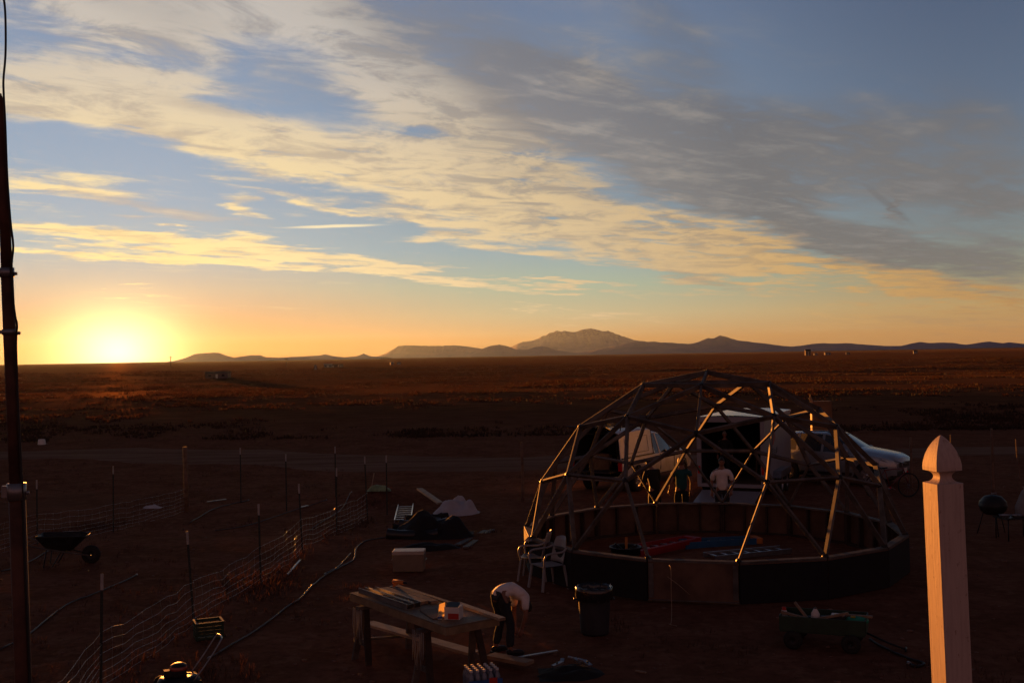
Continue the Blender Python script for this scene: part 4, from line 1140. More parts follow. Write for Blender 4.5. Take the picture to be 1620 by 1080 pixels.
def privy():
    c = far(1300, 700, 38.5); z = H(c.x, c.y); root = empty('plywood_booth', (c.x, c.y, z), radians(-8), 'tall narrow plywood booth with a sunlit left side behind the silver car', 'booth')
    W_, D_, Hh = .68, .45, 2.45
    def pt(name, m, *bx):
        mb = MB(); [mb.box(*b) for b in bx]; return mb.build(name, m, root, bevel=.003)
    pt('front_panel', M_PLY, ((0, -D_ / 2, Hh / 2), (W_, .02, Hh)))
    pt('side_panel', M_PINE, ((-W_ / 2 + .01, .012, Hh / 2 + .02), (.02, D_ - .004, Hh + .04)))
    pt('side_panel', M_PINE, ((W_ / 2 - .01, .012, Hh / 2), (.02, D_ - .004, Hh)))
    pt('back_panel', M_PLY, ((0, D_ / 2 + .02, Hh / 2 - .02), (W_, .02, Hh - .04)))
    pt('roof', M_PLY, ((0, 0, Hh + .005), (W_ - .05, D_ + .02, .02)))
    mb = MB(); mb.add([(-W_/2 - .01, -D_/2 - .02, Hh - .25), (-W_/2 + .03, -D_/2 - .02, Hh + .05), (-W_/2 - .05, -D_/2 - .03, Hh + .28), (-W_/2 - .10, -D_/2 - .02, Hh + .10),
                       (-W_/2 - .01, -D_/2 - .035, Hh - .25), (-W_/2 + .03, -D_/2 - .035, Hh + .05), (-W_/2 - .05, -D_/2 - .045, Hh + .28), (-W_/2 - .10, -D_/2 - .035, Hh + .10)],
                      [(0, 1, 2, 3), (7, 6, 5, 4), (0, 4, 5, 1), (1, 5, 6, 2), (2, 6, 7, 3), (3, 7, 4, 0)]); mb.build('torn_board', M_PINE, root)
privy()

# bicycle parked between the car and the post
def bicycle():
    c = gd(1412, 786); root = empty('bicycle', c, radians(12), 'dark bicycle with glinting red reflectors beside the silver car', 'bicycle')
    r = .33
    for x in (-.52, .52):
        w_ = empty('wheel', (0, 0, 0)); w_.parent = root; M = Matrix.Translation((x, 0, r)) @ Matrix.Rotation(pi / 2, 4, 'X')
        t = MB(); t.tube([M @ Vector((r * cos(a), r * sin(a), 0)) for a in np.linspace(0, 2 * pi, 29)[:-1]], .022, 6, closed=True); t.build('tyre', M_TYRE, w_)
        s = MB()
        for k in range(14):
            a = 2 * pi * k / 14; s.tube([M @ Vector((.02 * cos(a), .02 * sin(a), .02)), M @ Vector((r * .96 * cos(a), r * .96 * sin(a), 0))], .002, 3)
        s.lathe([(.02, -.04), (.02, .04)], 8, M, True); s.build('spokes', M_GALV, w_)
    f = MB(); bb = (-.08, 0, .30); st_ = (-.22, 0, .78); hd = (.36, 0, .82); hl = (.40, 0, .68); ra = (-.52, 0, .33); fa = (.52, 0, .33)
    for a, b in ((bb, st_), (st_, hd), (hl, bb), (hd, hl), (ra, bb), (ra, st_), (hl, fa)): f.tube([a, b], .016, 7)
    f.build('frame', mat('bike_paint', (.12, .012, .012), .3, .1, 4, spec=.6), root)
    h = MB(); h.tube([(hd[0] - .01, 0, .82), (.33, 0, .98)], .013, 6); h.tube([(.24, -.28, 1.0), (.33, -.2, .98), (.33, .2, .98), (.24, .28, 1.0)], .013, 6); h.build('handlebar', M_GALV, root)
    s = MB(); s.add([(-.38, -.07, .86), (-.38, .07, .86), (-.14, .02, .87), (-.14, -.02, .87), (-.36, -.05, .82), (-.36, .05, .82), (-.15, .015, .84), (-.15, -.015, .84)], [(0, 1, 2, 3), (7, 6, 5, 4), (0, 4, 5, 1), (1, 5, 6, 2), (2, 6, 7, 3), (3, 7, 4, 0)]); s.tube([(-.24, 0, .76), (-.26, 0, .84)], .012, 6); s.build('saddle', M_BLACKP, root)
    for (x, z) in ((-.42, .70), (.47, .72), (-.08, .28)):
        q = MB(); q.ball((x, -.03, z), .03, None, 8); q.build('reflector', M_REDL, root)
    q = MB(); q.lathe([(.09, -.03), (.09, -.035), (.02, -.035)], 14, Matrix.Translation((bb[0], 0, bb[2])) @ Matrix.Rotation(pi / 2, 4, 'X')); q.bar((bb[0], -.06, bb[2]), (bb[0] + .14, -.06, bb[2] - .08), .02, .015); q.build('crank', M_GALV, root)
bicycle()

# ------------------------------------------------------------------ yard things
def rot_z(d): return atan2(d.y, d.x)
def chair_(loc, rz, label):
    root = empty('plastic_chair', loc, rz, label, 'chair', 'white plastic garden chairs')
    s = MB(); nx = 8
    vs = [(-.23 + .46 * i / nx, -.22 + .44 * j / nx, .42 - .02 * cos((i / nx - .5) * pi) * cos((j / nx - .5) * pi) + t) for t in (0, -.012) for j in range(nx + 1) for i in range(nx + 1)]
    n = nx + 1; fs = [(j*n+i, j*n+i+1, (j+1)*n+i+1, (j+1)*n+i) for j in range(nx) for i in range(nx)]; fs += [tuple(q + n*n for q in f[::-1]) for f in fs]
    s.add(vs, fs, None, True); s.build('seat', M_WHITEPL, root)
    b = MB(); rows = []
    for j in range(9):
        t = j / 8; z = .44 + .42 * t; w_ = .215 * (1 - .25 * max(0, t - .5) * 2 * max(0, t - .5) * 2); yb = -.22 - .10 * t
        rows.append([(-w_ + 2 * w_ * i / 8, yb + .05 * (1 - ((i / 8 - .5) * 2) ** 2) * -1 + .03, z + (.03 * (1 - ((i / 8 - .5) * 2) ** 2) if j == 8 else 0)) for i in range(9)])
    vs = [p for r in rows for p in r]; fs = [(j*9+i, j*9+i+1, (j+1)*9+i+1, (j+1)*9+i) for j in range(8) for i in range(8) if not (i in (2, 4, 6) and 1 < j < 6 and False)]
    b.add(vs, fs, None, True); o = b.build('backrest', M_WHITEPL, root); sd_ = o.modifiers.new('t', 'SOLIDIFY'); sd_.thickness = .012
    for sx in (-1, 1):
        for (y0, y1) in ((.19, .25), (-.20, -.27)):
            l = MB(); l.bar((sx * .25, y1, 0), (sx * .215, y0, .42), .05, .035, (0, 1, 0)); l.build('leg', M_WHITEPL, root, bevel=.006)
        a = MB(); a.tube(smooth_path([(sx * .25, .20, .42), (sx * .275, .22, .55), (sx * .28, .17, .635), (sx * .285, 0, .65), (sx * .27, -.16, .66), (sx * .225, -.255, .70)], 3), .018, 8); a.build('armrest', M_WHITEPL, root)
p = gd(867, 930); chair_(p, radians(118), 'right one of two white plastic armchairs beside the dome wall, standing in front')
p = gd(845, 915); chair_(p, radians(78), 'left one of two white plastic armchairs beside the dome wall, half behind the other')

def bin_():
    p = gd(941, 1001); root = empty('rubbish_bin', p, 0, 'round dark grey bin with a black bag folded over its rim', 'bin')
    M = Matrix.Scale(1.0, 4)
    m = MB(); m.lathe([(.001, .01), (.19, .01), (.195, 0), (.205, .03), (.225, .35), (.24, .60), (.262, .62), (.262, .66), (.245, .66), (.225, .60), (.19, .04), (.001, .03)], 32); m.build('barrel', M_CAN, root)
    b = MB(); rnd = random.Random(2); n = 40; prof = [(.225, .50), (.236, .64), (.256, .685), (.272, .67), (.278, .62), (.272, .55), (.268, .50)]
    vs = [((r + rnd.uniform(-.008, .008)) * cos(2*pi*k/n), (r + rnd.uniform(-.008, .008)) * sin(2*pi*k/n), z + rnd.uniform(-.014, .014)) for r, z in prof for k in range(n)]
    b.add(vs, [(i*n+k, i*n+(k+1)%n, (i+1)*n+(k+1)%n, (i+1)*n+k) for i in range(len(prof)-1) for k in range(n)], None, True); b.build('bin_bag', mat('bag_film', (.012, .012, .014), .22, .2, 6, spec=.7), root)
    for s in (-1, 1):
        h = MB(); h.tube([(s * .245, -.06, .52), (s * .29, -.05, .50), (s * .29, .05, .50), (s * .245, .06, .52)], .012, 6); h.build('handle', M_CAN, root)
    r = MB(); rnd = random.Random(8)
    for k in range(9): a = rnd.uniform(0, 6); r.ball((.14 * rnd.random() * cos(a), .14 * rnd.random() * sin(a), .56 + .05 * rnd.random()), .06, None, 8, (1, 1, .6), .2)
    r.build('rubbish', M_BLACKP, root)
bin_()

def cooler():
    a, b = gd(622, 905), gd(670, 905); d = (b - a).normalized(); c = (a + b) / 2; L = (b - a).length
    root = empty('cool_box', c, rot_z(d), 'beige cool box with a pale lid standing alone on the bare ground', 'cool box')
    m = MB(); m.box((0, .16, .17), (L, .34, .32), taper=1.03); m.box((0, .16, .015), (L * .92, .30, .03)); m.build('tub', M_BEIGE, root, bevel=.015)
    m = MB(); m.box((0, .16, .365), (L * 1.05, .37, .07)); m.build('lid', mat('lid_plastic', (.44, .38, .32), .45, .1, 4), root, bevel=.012)
    m = MB(); m.bar((-L * .40, -.01, .40), (-L * .24, -.01, .40), .06, .012); m.build('latch', M_PAPER, root)
    m = MB(); m.bar((L * .30, -.01, .40), (L * .48, -.01, .40), .06, .012); m.build('latch', M_PAPER, root)
    for s in (-1, 1):
        h = MB(); h.tube([(s * (L * .5 + .01), .08, .25), (s * (L * .5 + .035), .08, .22), (s * (L * .5 + .035), .24, .22), (s * (L * .5 + .01), .24, .25)], .009, 6); h.build('handle', M_WHITEPL, root)
cooler()

def ladder(root, L, w0, w1, n, mt, rung_m, depth=.07, name=''):
    for s in (-1, 1):
        m = MB(); m.bar((0, s * w0 / 2, depth / 2 + .01), (L, s * w1 / 2, depth / 2 + .01), .025, depth, (0, 0, 1)); m.build('rail', mt, root)
    for k in range(n):
        t = (k + .5) / n; w_ = w0 + (w1 - w0) * t; m = MB(); m.bar((L * t, -w_ / 2, depth / 2 + .012), (L * t, w_ / 2, depth / 2 + .012), .05, .022, (0, 0, 1)); m.build('rung', rung_m, root)
def lay(name, a, b, label, cat, dz=0.0, group=None):
    d = b - a; return empty(name, a + Vector((0, 0, dz)), rot_z(d), label, cat, group), Vector((d.x, d.y, 0)).length
r_, L = lay('ladder', gd(637, 826), gd(644, 791), 'aluminium ladder lying flat on the ground left of the black rolls', 'ladder', group='ladders lying flat')
ladder(r_, L, .42, .42, 11, M_ALU, M_ALU)
r_, L = lay('step_ladder', gd(990, 882), gd(1092, 862), 'red fibreglass step ladder lying folded on its side on the dome floor', 'ladder', group='ladders lying flat')
ladder(r_, L, .55, .36, 7, M_RED, M_ALU, .16)
m = MB(); m.bar((.1, -.30, .12), (L * .95, -.24, .12), .03, .09); m.build('rear_frame', M_RED, r_)
m = MB(); m.box((L + .06, 0, .10), (.14, .40, .12)); m.build('top_cap', M_RED, r_, bevel=.01)
r_, L = lay('step_ladder', gd(1092, 868), gd(1186, 862), 'blue fibreglass step ladder lying behind the red one on the dome floor', 'ladder', group='ladders lying flat')
r_.location = gd(1078, 866); ladder(r_, L + .3, .48, .34, 6, M_BLUE, M_ALU, .14)
m = MB(); m.box((L + .36, 0, .09), (.14, .38, .12)); m.build('top_cap', M_ORANGE, r_, bevel=.01)
r_, L = lay('ladder', gd(1122, 884), gd(1243, 874), 'silver aluminium ladder lying closest to the doorway on the dome floor', 'ladder', group='ladders lying flat')
ladder(r_, L, .44, .40, 7, M_ALU, M_ALU, .09)
def tub_inside():
    p = gd(990, 888); root = empty('black_tub', p, .3, 'low black tub full of tools at the foot end of the red ladder', 'tub')
    m = MB(); m.lathe([(.001, .01), (.24, .01), (.30, .28), (.32, .28), (.32, .30), (.28, .30), (.23, .03), (.001, .03)], 24); m.build('shell', M_BLACKP, root)
    m = MB(); rnd = random.Random(3)
    for k in range(6): a = rnd.uniform(0, 6); m.bar((.15 * cos(a), .15 * sin(a), .1), (.22 * cos(a + 2), .22 * sin(a + 2), .34), .04, .03)
    m.build('tools', M_STEELD, root)
    m = MB(); m.bar((.02, .02, .1), (.12, .24, .42), .05, .05); m.build('orange_handle', M_ORANGE, root)
tub_inside()

# ---- worktable
TA = at(553, 937, .86); TB = at(708, 992, .86); TD = (TB - TA).normalized(); TP = Vector((-TD.y, TD.x, 0)); TL = 2.46; TW = .78
TC = TA + TD * TL / 2 + TP * TW / 2; TRZ = rot_z(TD)
def table():
    root = empty('worktable', (TC.x, TC.y, 0), TRZ, 'long timber worktable on sawhorses with a plywood top', 'table')
    hl, hw_ = TL / 2, TW / 2
    m = MB(); m.box((0, 0, .852), (TL, TW, .016)); m.build('tabletop', mat('table_plywood', (.17, .13, .09), .75, .25, 3), root)
    m = MB(); m.box((0, -hw_ + .02, .798), (TL - .004, .038, .089)); m.box((0, hw_ - .02, .798), (TL - .004, .038, .089))
    for x in (-hl + .021, -.6, 0, .6, hl - .021): m.box((x, 0, .797), (.038, TW - .082, .086))
    m.build('frame', mat('table_lumber', (.22, .155, .09), .75, .3, 4), root, bevel=.003)
    for x in (-.85, .72):
        h = MB(); h.box((x, 0, .725), (.09, .95, .05)); h.build('sawhorse_beam', M_WOOD, root)
        for sy in (-1, 1):
            for sx in (-1, 1):
                l = MB(); l.bar((x + sx * .20, sy * .42, 0), (x + sx * .03, sy * .36, .70), .038, .085, (0, 1, 0)); l.build('leg', M_STUD if sx > 0 else M_WOOD, root)
            g_ = MB(); g_.bar((x - .14, sy * .405, .26), (x + .14, sy * .405, .26), .02, .07); g_.build('brace', M_WOOD, root)
        # frayed plastic strips hang off the near end of each sawhorse
        f = MB(); rnd = random.Random(int(x * 10))
        for k in range(7):
            q = x - .12 + .04 * k; f.tube([(q, -.47, .72), (q + rnd.uniform(-.02, .02), -.475, .5), (q + rnd.uniform(-.03, .03), -.47, .30 + rnd.uniform(-.06, .1))], .006, 4)
        f.build('frayed_wrap', M_WHITEPL, root)
    return root
table()
def T(x, y, z=.862): return Vector((TC.x, TC.y, 0)) + TD * x + TP * y + Vector((0, 0, z))
def plank(a, b, wd, th, m, label, group=None, name='board', up=(0, 0, 1), end=True, cat='board'):
    c = (a + b) / 2; root = empty(name, c, 0, label, cat, group)
    k = MB(); k.bar(a - c, b - c, wd, th, up); k.build('timber', m, root, bevel=.002)
    if end:
        d = (b - a).normalized(); e = MB(); e.bar(b - c, b - c + d * .004, wd - .008, th - .008, up); e.build('painted_end', M_PINE, root)
    return root
def channel():
    for q, (y, l0, l1, mt) in enumerate(((-.26, -1.12, .18, M_GALV), (-.14, -1.05, .16, M_GALV))):
        a, b = T(l0, y), T(l1, y); c = (a + b) / 2; root = empty('metal_channel', c, TRZ, ('grey metal channel lying along the near edge of the worktable', 'grey metal channel lying behind the front one on the worktable')[q], 'channel', 'metal channels on the worktable')
        L = (b - a).length; m = MB(); m.box((0, 0, .004), (L, .10, .006)); m.box((0, -.047, .04), (L, .006, .066)); m.box((0, .047, .04), (L, .006, .066)); m.build('profile', mt, root)
        m = MB(); m.box((L / 2 - .01, 0, .036), (.012, .085, .055)); m.build('end_plate', M_STEELD, root)
channel()
plank(T(-1.05, .05, .883), T(.05, .02, .883), .14, .038, M_PINE, 'wide pale board lying flat along the middle of the worktable', 'boards on the worktable')
plank(T(-1.0, .20, .883), T(.12, .14, .883), .12, .038, M_WOOD, 'weathered board beside the wide pale one on the worktable', 'boards on the worktable')
plank(T(-.95, .31, .875), T(.35, .30, .875), .07, .020, M_PINE, 'thin strip of wood along the far edge of the worktable', 'boards on the worktable')
plank(T(.35, .34, .880), T(1.42, .30, .880), .09, .035, M_PINE2, 'board on the worktable sticking out past its right end', 'boards on the worktable')
plank(T(.35, -.10, .869), T(.85, -.22, .869), .22, .012, M_PLY, 'thin offcut of plywood near the carton on the worktable', 'boards on the worktable')
def drill():
    p = T(-1.02, .26, .95); root = empty('cordless_drill', p, TRZ + .4, 'cordless drill lying at the left end of the worktable', 'drill')
    m = MB(); m.tube([(-.09, 0, 0), (.06, 0, 0), (.09, 0, 0)], [.032, .034, .022], 12); m.bar((-.04, 0, -.02), (-.08, -.02, -.07), .04, .03); m.build('housing', M_ORANGE, root)
    m = MB(); m.tube([(.09, 0, 0), (.14, 0, 0)], [.02, .012], 10); m.build('chuck', M_STEELD, root)
    m = MB(); m.box((-.08, -.02, -.072), (.10, .07, .022)); m.build('battery', M_BLACKP, root)
drill()
def carton():
    a = at(703, 979, .862); root = empty('carton', a, 0, 'red and white cardboard carton standing open on the worktable', 'carton')
    root.rotation_euler.z = radians(-14); w_, h, dp = .19, .15, .17
    m = MB(); m.box((w_ / 2, dp / 2, h / 2), (w_, dp, h)); m.build('box_body', M_PAPER, root)
    m = MB(); m.box((w_ / 2 + .02, -.002, .04), (w_ * .72, .003, .07)); m.build('red_print_panel', M_LABEL, root)
    m = MB(); m.bar((w_ / 2, .0, h + .002), (w_ / 2, .13, h + .035), .16, .003, (0, -.3, 1)); m.build('dark_flap', M_BLACKP, root)
    m = MB(); m.add([(-.07, -.05, .04), (-.004, .03, .03), (.0, .04, .20), (-.05, -.03, .19), (-.072, -.048, .04), (-.006, .032, .03), (-.002, .042, .20), (-.052, -.028, .19)], [(0, 1, 2, 3), (7, 6, 5, 4), (0, 4, 5, 1), (1, 5, 6, 2), (2, 6, 7, 3), (3, 7, 4, 0)]); m.build('side_flap', mat('thin_card', (.62, .55, .42), .6, .1, 4, trans=.7), root)
    m = MB(); m.tube([(w_ + .0, .02, h - .01), (w_ + .01, .02, h + .06)], .003, 5); m.build('spout', M_PAPER, root)
    p = at(696, 979, .862); r2 = empty('small_tin', p, 0, 'little white tin left of the carton on the worktable', 'tin'); k = MB(); k.lathe([(.001, 0), (.028, 0), (.028, .055), (.001, .055)], 14); k.build('can', M_PAPER, r2); k = MB(); k.lathe([(.0285, .015), (.0285, .040)], 14); k.build('paper_band', M_BLUEL, r2)
carton()
# planks on the ground
def gz(p, z): q = p.copy(); q.z = H(p.x, p.y) + z; return q
plank(at(583, 985, .22), at(752, 1033, .22), .19, .038, M_PINE2, 'long pale plank lying low beneath the worktable', 'planks on the ground', 'plank', cat='plank')
plank(at(776, 1036, .10), at(838, 1048, .10), .19, .045, M_PINE, 'pale plank end resting on the ground by the feet of the bending person', 'planks on the ground', 'plank', cat='plank')
plank(at(560, 1012, .16), at(662, 1003, .16), .07, .03, M_WOOD, 'dark crossing batten under the left half of the worktable', 'planks on the ground', 'plank', cat='plank')
plank(gz(gd(818, 1042), .02), gz(gd(882, 1031), .02), .05, .02, M_GALV, 'thin grey metal strip on the ground right of the bending person', None, 'metal_strip', cat='strip')
plank(gz(gd(724, 864), .03), gz(gd(768, 839), .03), .13, .03, M_WOOD, 'left one of two grey boards lying right of the black rolls', 'grey boards by the rolls', 'plank', cat='plank')
plank(gz(gd(736, 868), .03), gz(gd(779, 838), .03), .13, .03, M_WOOD, 'right one of two grey boards lying right of the black rolls', 'grey boards by the rolls', 'plank', cat='plank')
plank(gz(gd(664, 795), .18), gz(gd(697, 812), .28), .17, .05, M_PINE2, 'sunlit pale plank propped beside the white tarpaulin', None, 'plank', cat='plank')
plank(gz(gd(612, 800), .04), gz(gd(620, 782), .04), .05, .03, M_WOOD, 'short stake lying by the bright green bag', None, 'plank', cat='plank')
plank(gz(gd(328, 795), .03), gz(gd(358, 791), .03), .05, .03, M_GALV, 'short pale pipe lying inside the paddock near the corner post', None, 'pipe', cat='pipe')
plank(gz(gd(476, 804), .03), gz(gd(487, 801), .03), .07, .03, M_GALV, 'short bright pipe end lying at the middle of the wire fence', None, 'pipe', cat='pipe')
plank(gz(gd(455, 911), .03), gz(gd(475, 888), .03), .04, .03, M_GALV, 'pale rail stub leaning low at the foot of the wire fence', None, 'pipe', cat='pipe')

def rolls():
    spots = [(613, 852), (621, 845), (632, 838), (641, 832), (648, 848), (660, 838)]
    labs = ['lowest and leftmost roll of black plastic pipe in the heap', 'second black roll from the left end of the heap', 'third black roll from the left in the heap', 'fourth black roll, at the back left of the heap',
            'black roll lying at the front right of the heap', 'black roll lying on top at the back of the heap']
    for k, ((x, y), lb) in enumerate(zip(spots, labs)):
        p = gd(x, y); root = empty('black_roll', p + Vector((0, 0, .11 + .05 * (k > 3) + .02 * k)), radians(-4 + 7 * k), lb, 'roll', 'rolls of black sheet in a heap')
        L = 1.15 - .06 * k; r = .115; m = MB(); rnd = random.Random(k)
        pts = [Vector((L * i / 8, rnd.uniform(-.02, .02), -.03 * sin(i / 8 * pi) + rnd.uniform(-.01, .01))) for i in range(9)]
        m.tube(pts, [r * (1 + rnd.uniform(-.1, .1)) for _ in pts], 14, cap=False); m.build('sheet', M_FELT if k % 2 else mat('black_film', (.014, .014, .016), .38, .2, 8, spec=.5), root)
        e = MB(); e.lathe([(r * .95, 0), (r * .5, -.02), (r * .25, .03)], 14, Matrix.Translation(pts[0]) @ Matrix.Rotation(-pi / 2, 4, 'Y')); e.build('rolled_end', mat('sunlit_roll_end', (.20, .13, .09), .7, .3, 8), root)  # brown end colour paints in the sunlight on the black roll
rolls()
def tarp(px, py, w_, d_, h_, m_, label, cat, name, seed, group=None, parts=None):
    p = gd(px, py); root = empty(name, p, 0, label, cat, group); n = 26; vs = []
    for j in range(n + 1):
        for i in range(n + 1):
            u = i / n * 2 - 1; v = j / n * 2 - 1; r = sqrt(u * u + v * v)
            k = max(0, 1 - r ** 2.4); z = h_ * k * (.75 + .5 * noise.noise((u * 2.2, v * 2.2, seed))) + h_ * .10 * abs(noise.noise((u * 5, v * 5, seed))) * min(1, k * 3)
            vs.append((u * w_ / 2 * (1 + .1 * noise.noise((v * 3, seed, 1))), v * d_ / 2 * (1 + .1 * noise.noise((u * 3, seed, 2))), max(-.02, z)))
    fs = [(j*(n+1)+i, j*(n+1)+i+1, (j+1)*(n+1)+i+1, (j+1)*(n+1)+i) for j in range(n) for i in range(n)]
    m = MB(); m.add(vs, fs, None, True); m.build('sheet', m_, root)
    if parts: parts(root)
    return root
tarp(722, 812, 1.25, .95, .5, M_TARP, 'crumpled white tarpaulin heaped over something dark', 'tarpaulin', 'tarpaulin', 4)
tarp(682, 848, 1.9, 1.3, .62, M_FELT, 'black mound of folded sheet behind the black rolls and before the white tarpaulin', 'sheet', 'folded_sheet', 9)
tarp(680, 868, 1.4, .5, .16, M_FELT, 'flat black sheet spread on the ground right of the cool box', 'sheet', 'flat_sheet', 12)
tarp(600, 788, .72, .32, .22, mat('pale_green_bag', (.20, .30, .16), .5, .3, 6), 'small bright pale green bag at the foot of the soil heap', 'bag', 'feed_bag', 14,
     parts=lambda r: (lambda m: (m.bar((-.22, 0, .1), (-.14, 0, .52), .05, .02), m.build('upright_flap', M_PINE2, r)))(MB()))
tarp(241, 803, .55, .3, .10, M_TARP, 'small white rag caught at the bottom of the far wire mesh', 'rag', 'rag', 17)
def white_float():
    p = gd(66, 702); root = empty('white_bucket', p, 0, 'tiny bright white upturned bucket far out by the dirt road, left', 'bucket')
    m = MB(); m.lathe([(.19, 0), (.16, .26), (.001, .28)], 16); m.build('pail', M_PAPER, root); m = MB(); m.tube([(.2, 0, .03), (.2, .2, .02), (-.2, .2, .02), (-.2, 0, .03)], .006, 5); m.build('bail', M_GALV, root)
white_float()

def hose(pts, r, m, label, name='hose', z=.02, cat='hose', sub=5):
    P = smooth_path([gd(*q) for q in pts], sub); P = [Vector((p.x, p.y, H(p.x, p.y) + z)) for p in P]
    o0 = P[0].copy(); root = empty(name, o0, 0, label, cat); mb = MB(); mb.tube([p - o0 for p in P], r, 6); mb.build('line', m, root)
    c = MB(); d = (P[-1] - P[-2]).normalized(); c.tube([P[-1] - o0, P[-1] - o0 + d * .05], r * 1.5, 8); c.build('fitting', M_GALV, root)
hose([(612, 851), (596, 853), (575, 858), (563, 870), (561, 884), (549, 893), (530, 902), (505, 918), (478, 945), (450, 964), (425, 984), (390, 1008), (352, 1030), (332, 1042)], .016, M_HOSE, 'grey garden hose snaking from the black rolls across the bare yard')
hose([(555, 876), (535, 897), (515, 908)], .012, M_HOSE, 'short doubled end of hose above the long one', 'hose_end')
hose([(0, 1029), (48, 1003), (105, 958), (160, 936), (215, 911)], .014, M_HOSE, 'dark water line running across the lower left behind the nearest fence post', 'water_line', cat='water line')
hose([(300, 828), (340, 805), (392, 792)], .014, M_HOSE, 'pale water line running inside the paddock toward the timber corner post', 'water_line', cat='water line')
hose([(340, 840), (375, 835), (405, 828), (470, 806), (515, 792)], .012, M_HOSE, 'thin water line crossing under the middle of the wire fence', 'water_line', cat='water line')
hose([(490, 840), (520, 820), (540, 806), (556, 790)], .012, M_HOSE, 'thin cable on the ground between fence posts right of the middle', 'cable', cat='cable')
hose([(1376, 1012), (1395, 1024), (1420, 1036), (1440, 1044), (1462, 1051), (1450, 1056), (1440, 1052)], .018, M_BLACKP, 'black power cord trailing from the tool wagon toward the deck post', 'power_cord', cat='cord')
hose([(0, 905), (40, 892), (75, 873), (90, 868)], .013, M_HOSE, 'short water line ending under the wheelbarrow', 'water_line', cat='water line')

def crate(px, py, label):
    p = gd(px, py); root = empty('plastic_crate', p, radians(24), label, 'crate'); w_, d_, h = .38, .30, .24
    for (x, y, sx, sy) in ((0, -d_ / 2, w_, .012), (0, d_ / 2, w_, .012), (-w_ / 2, 0, .012, d_ - .013), (w_ / 2, 0, .012, d_ - .013)):
        m = MB()
        for k in range(5): m.box((x, y, .03 + k * .05), (sx, sy, .03))
        for t in (-.48, -.16, .16, .48): m.box((x + (t * sx if sx > .1 else 0), y + (t * sy if sy > .1 else 0), h / 2), (.016, .016, h))
        m.build('side', M_DGREEN, root)
    m = MB(); m.box((0, 0, .012), (w_ - .02, d_ - .02, .012)); m.build('bottom', M_DGREEN, root)
    m = MB()
    for (x, y, sx, sy) in ((0, -d_ / 2, w_ + .03, .03), (0, d_ / 2, w_ + .03, .03), (-w_ / 2, 0, .03, d_ - .031), (w_ / 2, 0, .03, d_ - .031)): m.box((x, y, h + .008), (sx, sy, .014))
    m.build('rim', M_DGREEN, root)
crate(330, 1008, 'dark green plastic crate at the foot of a fence post')

def barrow(px, py, rz, label):
    p = gd(px, py); root = empty('wheelbarrow', p, rz, label, 'wheelbarrow')
    m = MB(); top_ = [(-.42, -.30, .62), (.34, -.32, .60), (.52, -.20, .58), (.52, .20, .58), (.34, .32, .60), (-.42, .30, .62)]; bot = [(-.22, -.18, .34), (.14, -.19, .30), (.22, -.12, .30), (.22, .12, .30), (.14, .19, .30), (-.22, .18, .34)]
    m.add(top_ + bot, [(i, (i + 1) % 6, 6 + (i + 1) % 6, 6 + i) for i in range(6)] + [(11, 10, 9, 8, 7, 6)]); o = m.build('tray', M_STEELD, root); sd_ = o.modifiers.new('t', 'SOLIDIFY'); sd_.thickness = .006
    m = MB(); m.tube(top_, .012, 6, closed=True); m.build('tray_rim', M_STEELD, root)
    for s in (-1, 1):
        m = MB(); m.tube([(.55, s * .07, .18), (.1, s * .20, .29), (-.45, s * .27, .42), (-.85, s * .30, .60)], .017, 7); m.build('handle', M_WOOD, root)
        m = MB(); m.tube([(-.22, s * .22, .36), (-.28, s * .24, 0), (-.12, s * .22, 0), (.05, s * .19, .30)], .013, 6); m.build('leg', M_STEELD, root)
    w_ = empty('wheel'); w_.parent = root; M = Matrix.Translation((.58, 0, .19)) @ Matrix.Rotation(pi / 2, 4, 'X')
    m = MB(); m.lathe([(.12, -.04), (.18, -.035), (.19, 0), (.18, .035), (.12, .04)], 20, M); m.build('tyre', M_TYRE, w_); m = MB(); m.lathe([(.12, -.03), (.02, -.05), (.02, .05), (.12, .03)], 16, M); m.build('rim', M_STEELD, w_)
barrow(97, 893, radians(8), 'dark wheelbarrow parked inside the paddock near the left edge')

def mower():
    p = gd(283, 1092); root = empty('lawn_mower', p, radians(205), 'push mower with a tubular loop handle at the bottom left, engine cover catching the sun', 'mower')
    m = MB(); m.lathe([(.30, .08), (.31, .14), (.26, .22), (.12, .24), (.12, .20)], 24, Matrix.Diagonal((1.1, .85, 1, 1))); m.build('deck', M_STEELD, root)
    m = MB(); m.lathe([(.12, .22), (.13, .34), (.12, .40), (.06, .43), (.001, .43)], 18); m.box((.15, 0, .29), (.14, .12, .10)); m.build('engine', M_BLACKP, root)
    m = MB(); m.lathe([(.135, .335), (.138, .36), (.125, .385)], 18); m.build('engine_band', mat('glossy_red', (.30, .05, .03), .2, .1, 4, spec=.6), root)
    m = MB(); m.tube(smooth_path([(-.18, -.20, .15), (-.45, -.21, .50), (-.60, -.19, .72), (-.64, -.12, .76), (-.64, .12, .76), (-.60, .19, .72), (-.45, .21, .50), (-.18, .20, .15)], 4), .013, 8); m.build('handle', M_GALV, root)
    for (x, y) in ((.24, .25), (.24, -.25), (-.24, .25), (-.24, -.25)):
        w_ = empty('wheel'); w_.parent = root; M = Matrix.Translation((x, y, .10)) @ Matrix.Rotation(pi / 2, 4, 'X')
        m = MB(); m.lathe([(.06, -.022), (.10, -.022), (.10, .022), (.06, .022)], 18, M); m.build('tyre', M_TYRE, w_); m = MB(); m.lathe([(.06, -.02), (.01, -.026), (.01, .026), (.06, .02)], 12, M); m.build('rim', M_STEELD, w_)
mower()
[o for o in bpy.data.objects if o.name == 'lawn_mower'][0].scale = (.8, .8, .8)

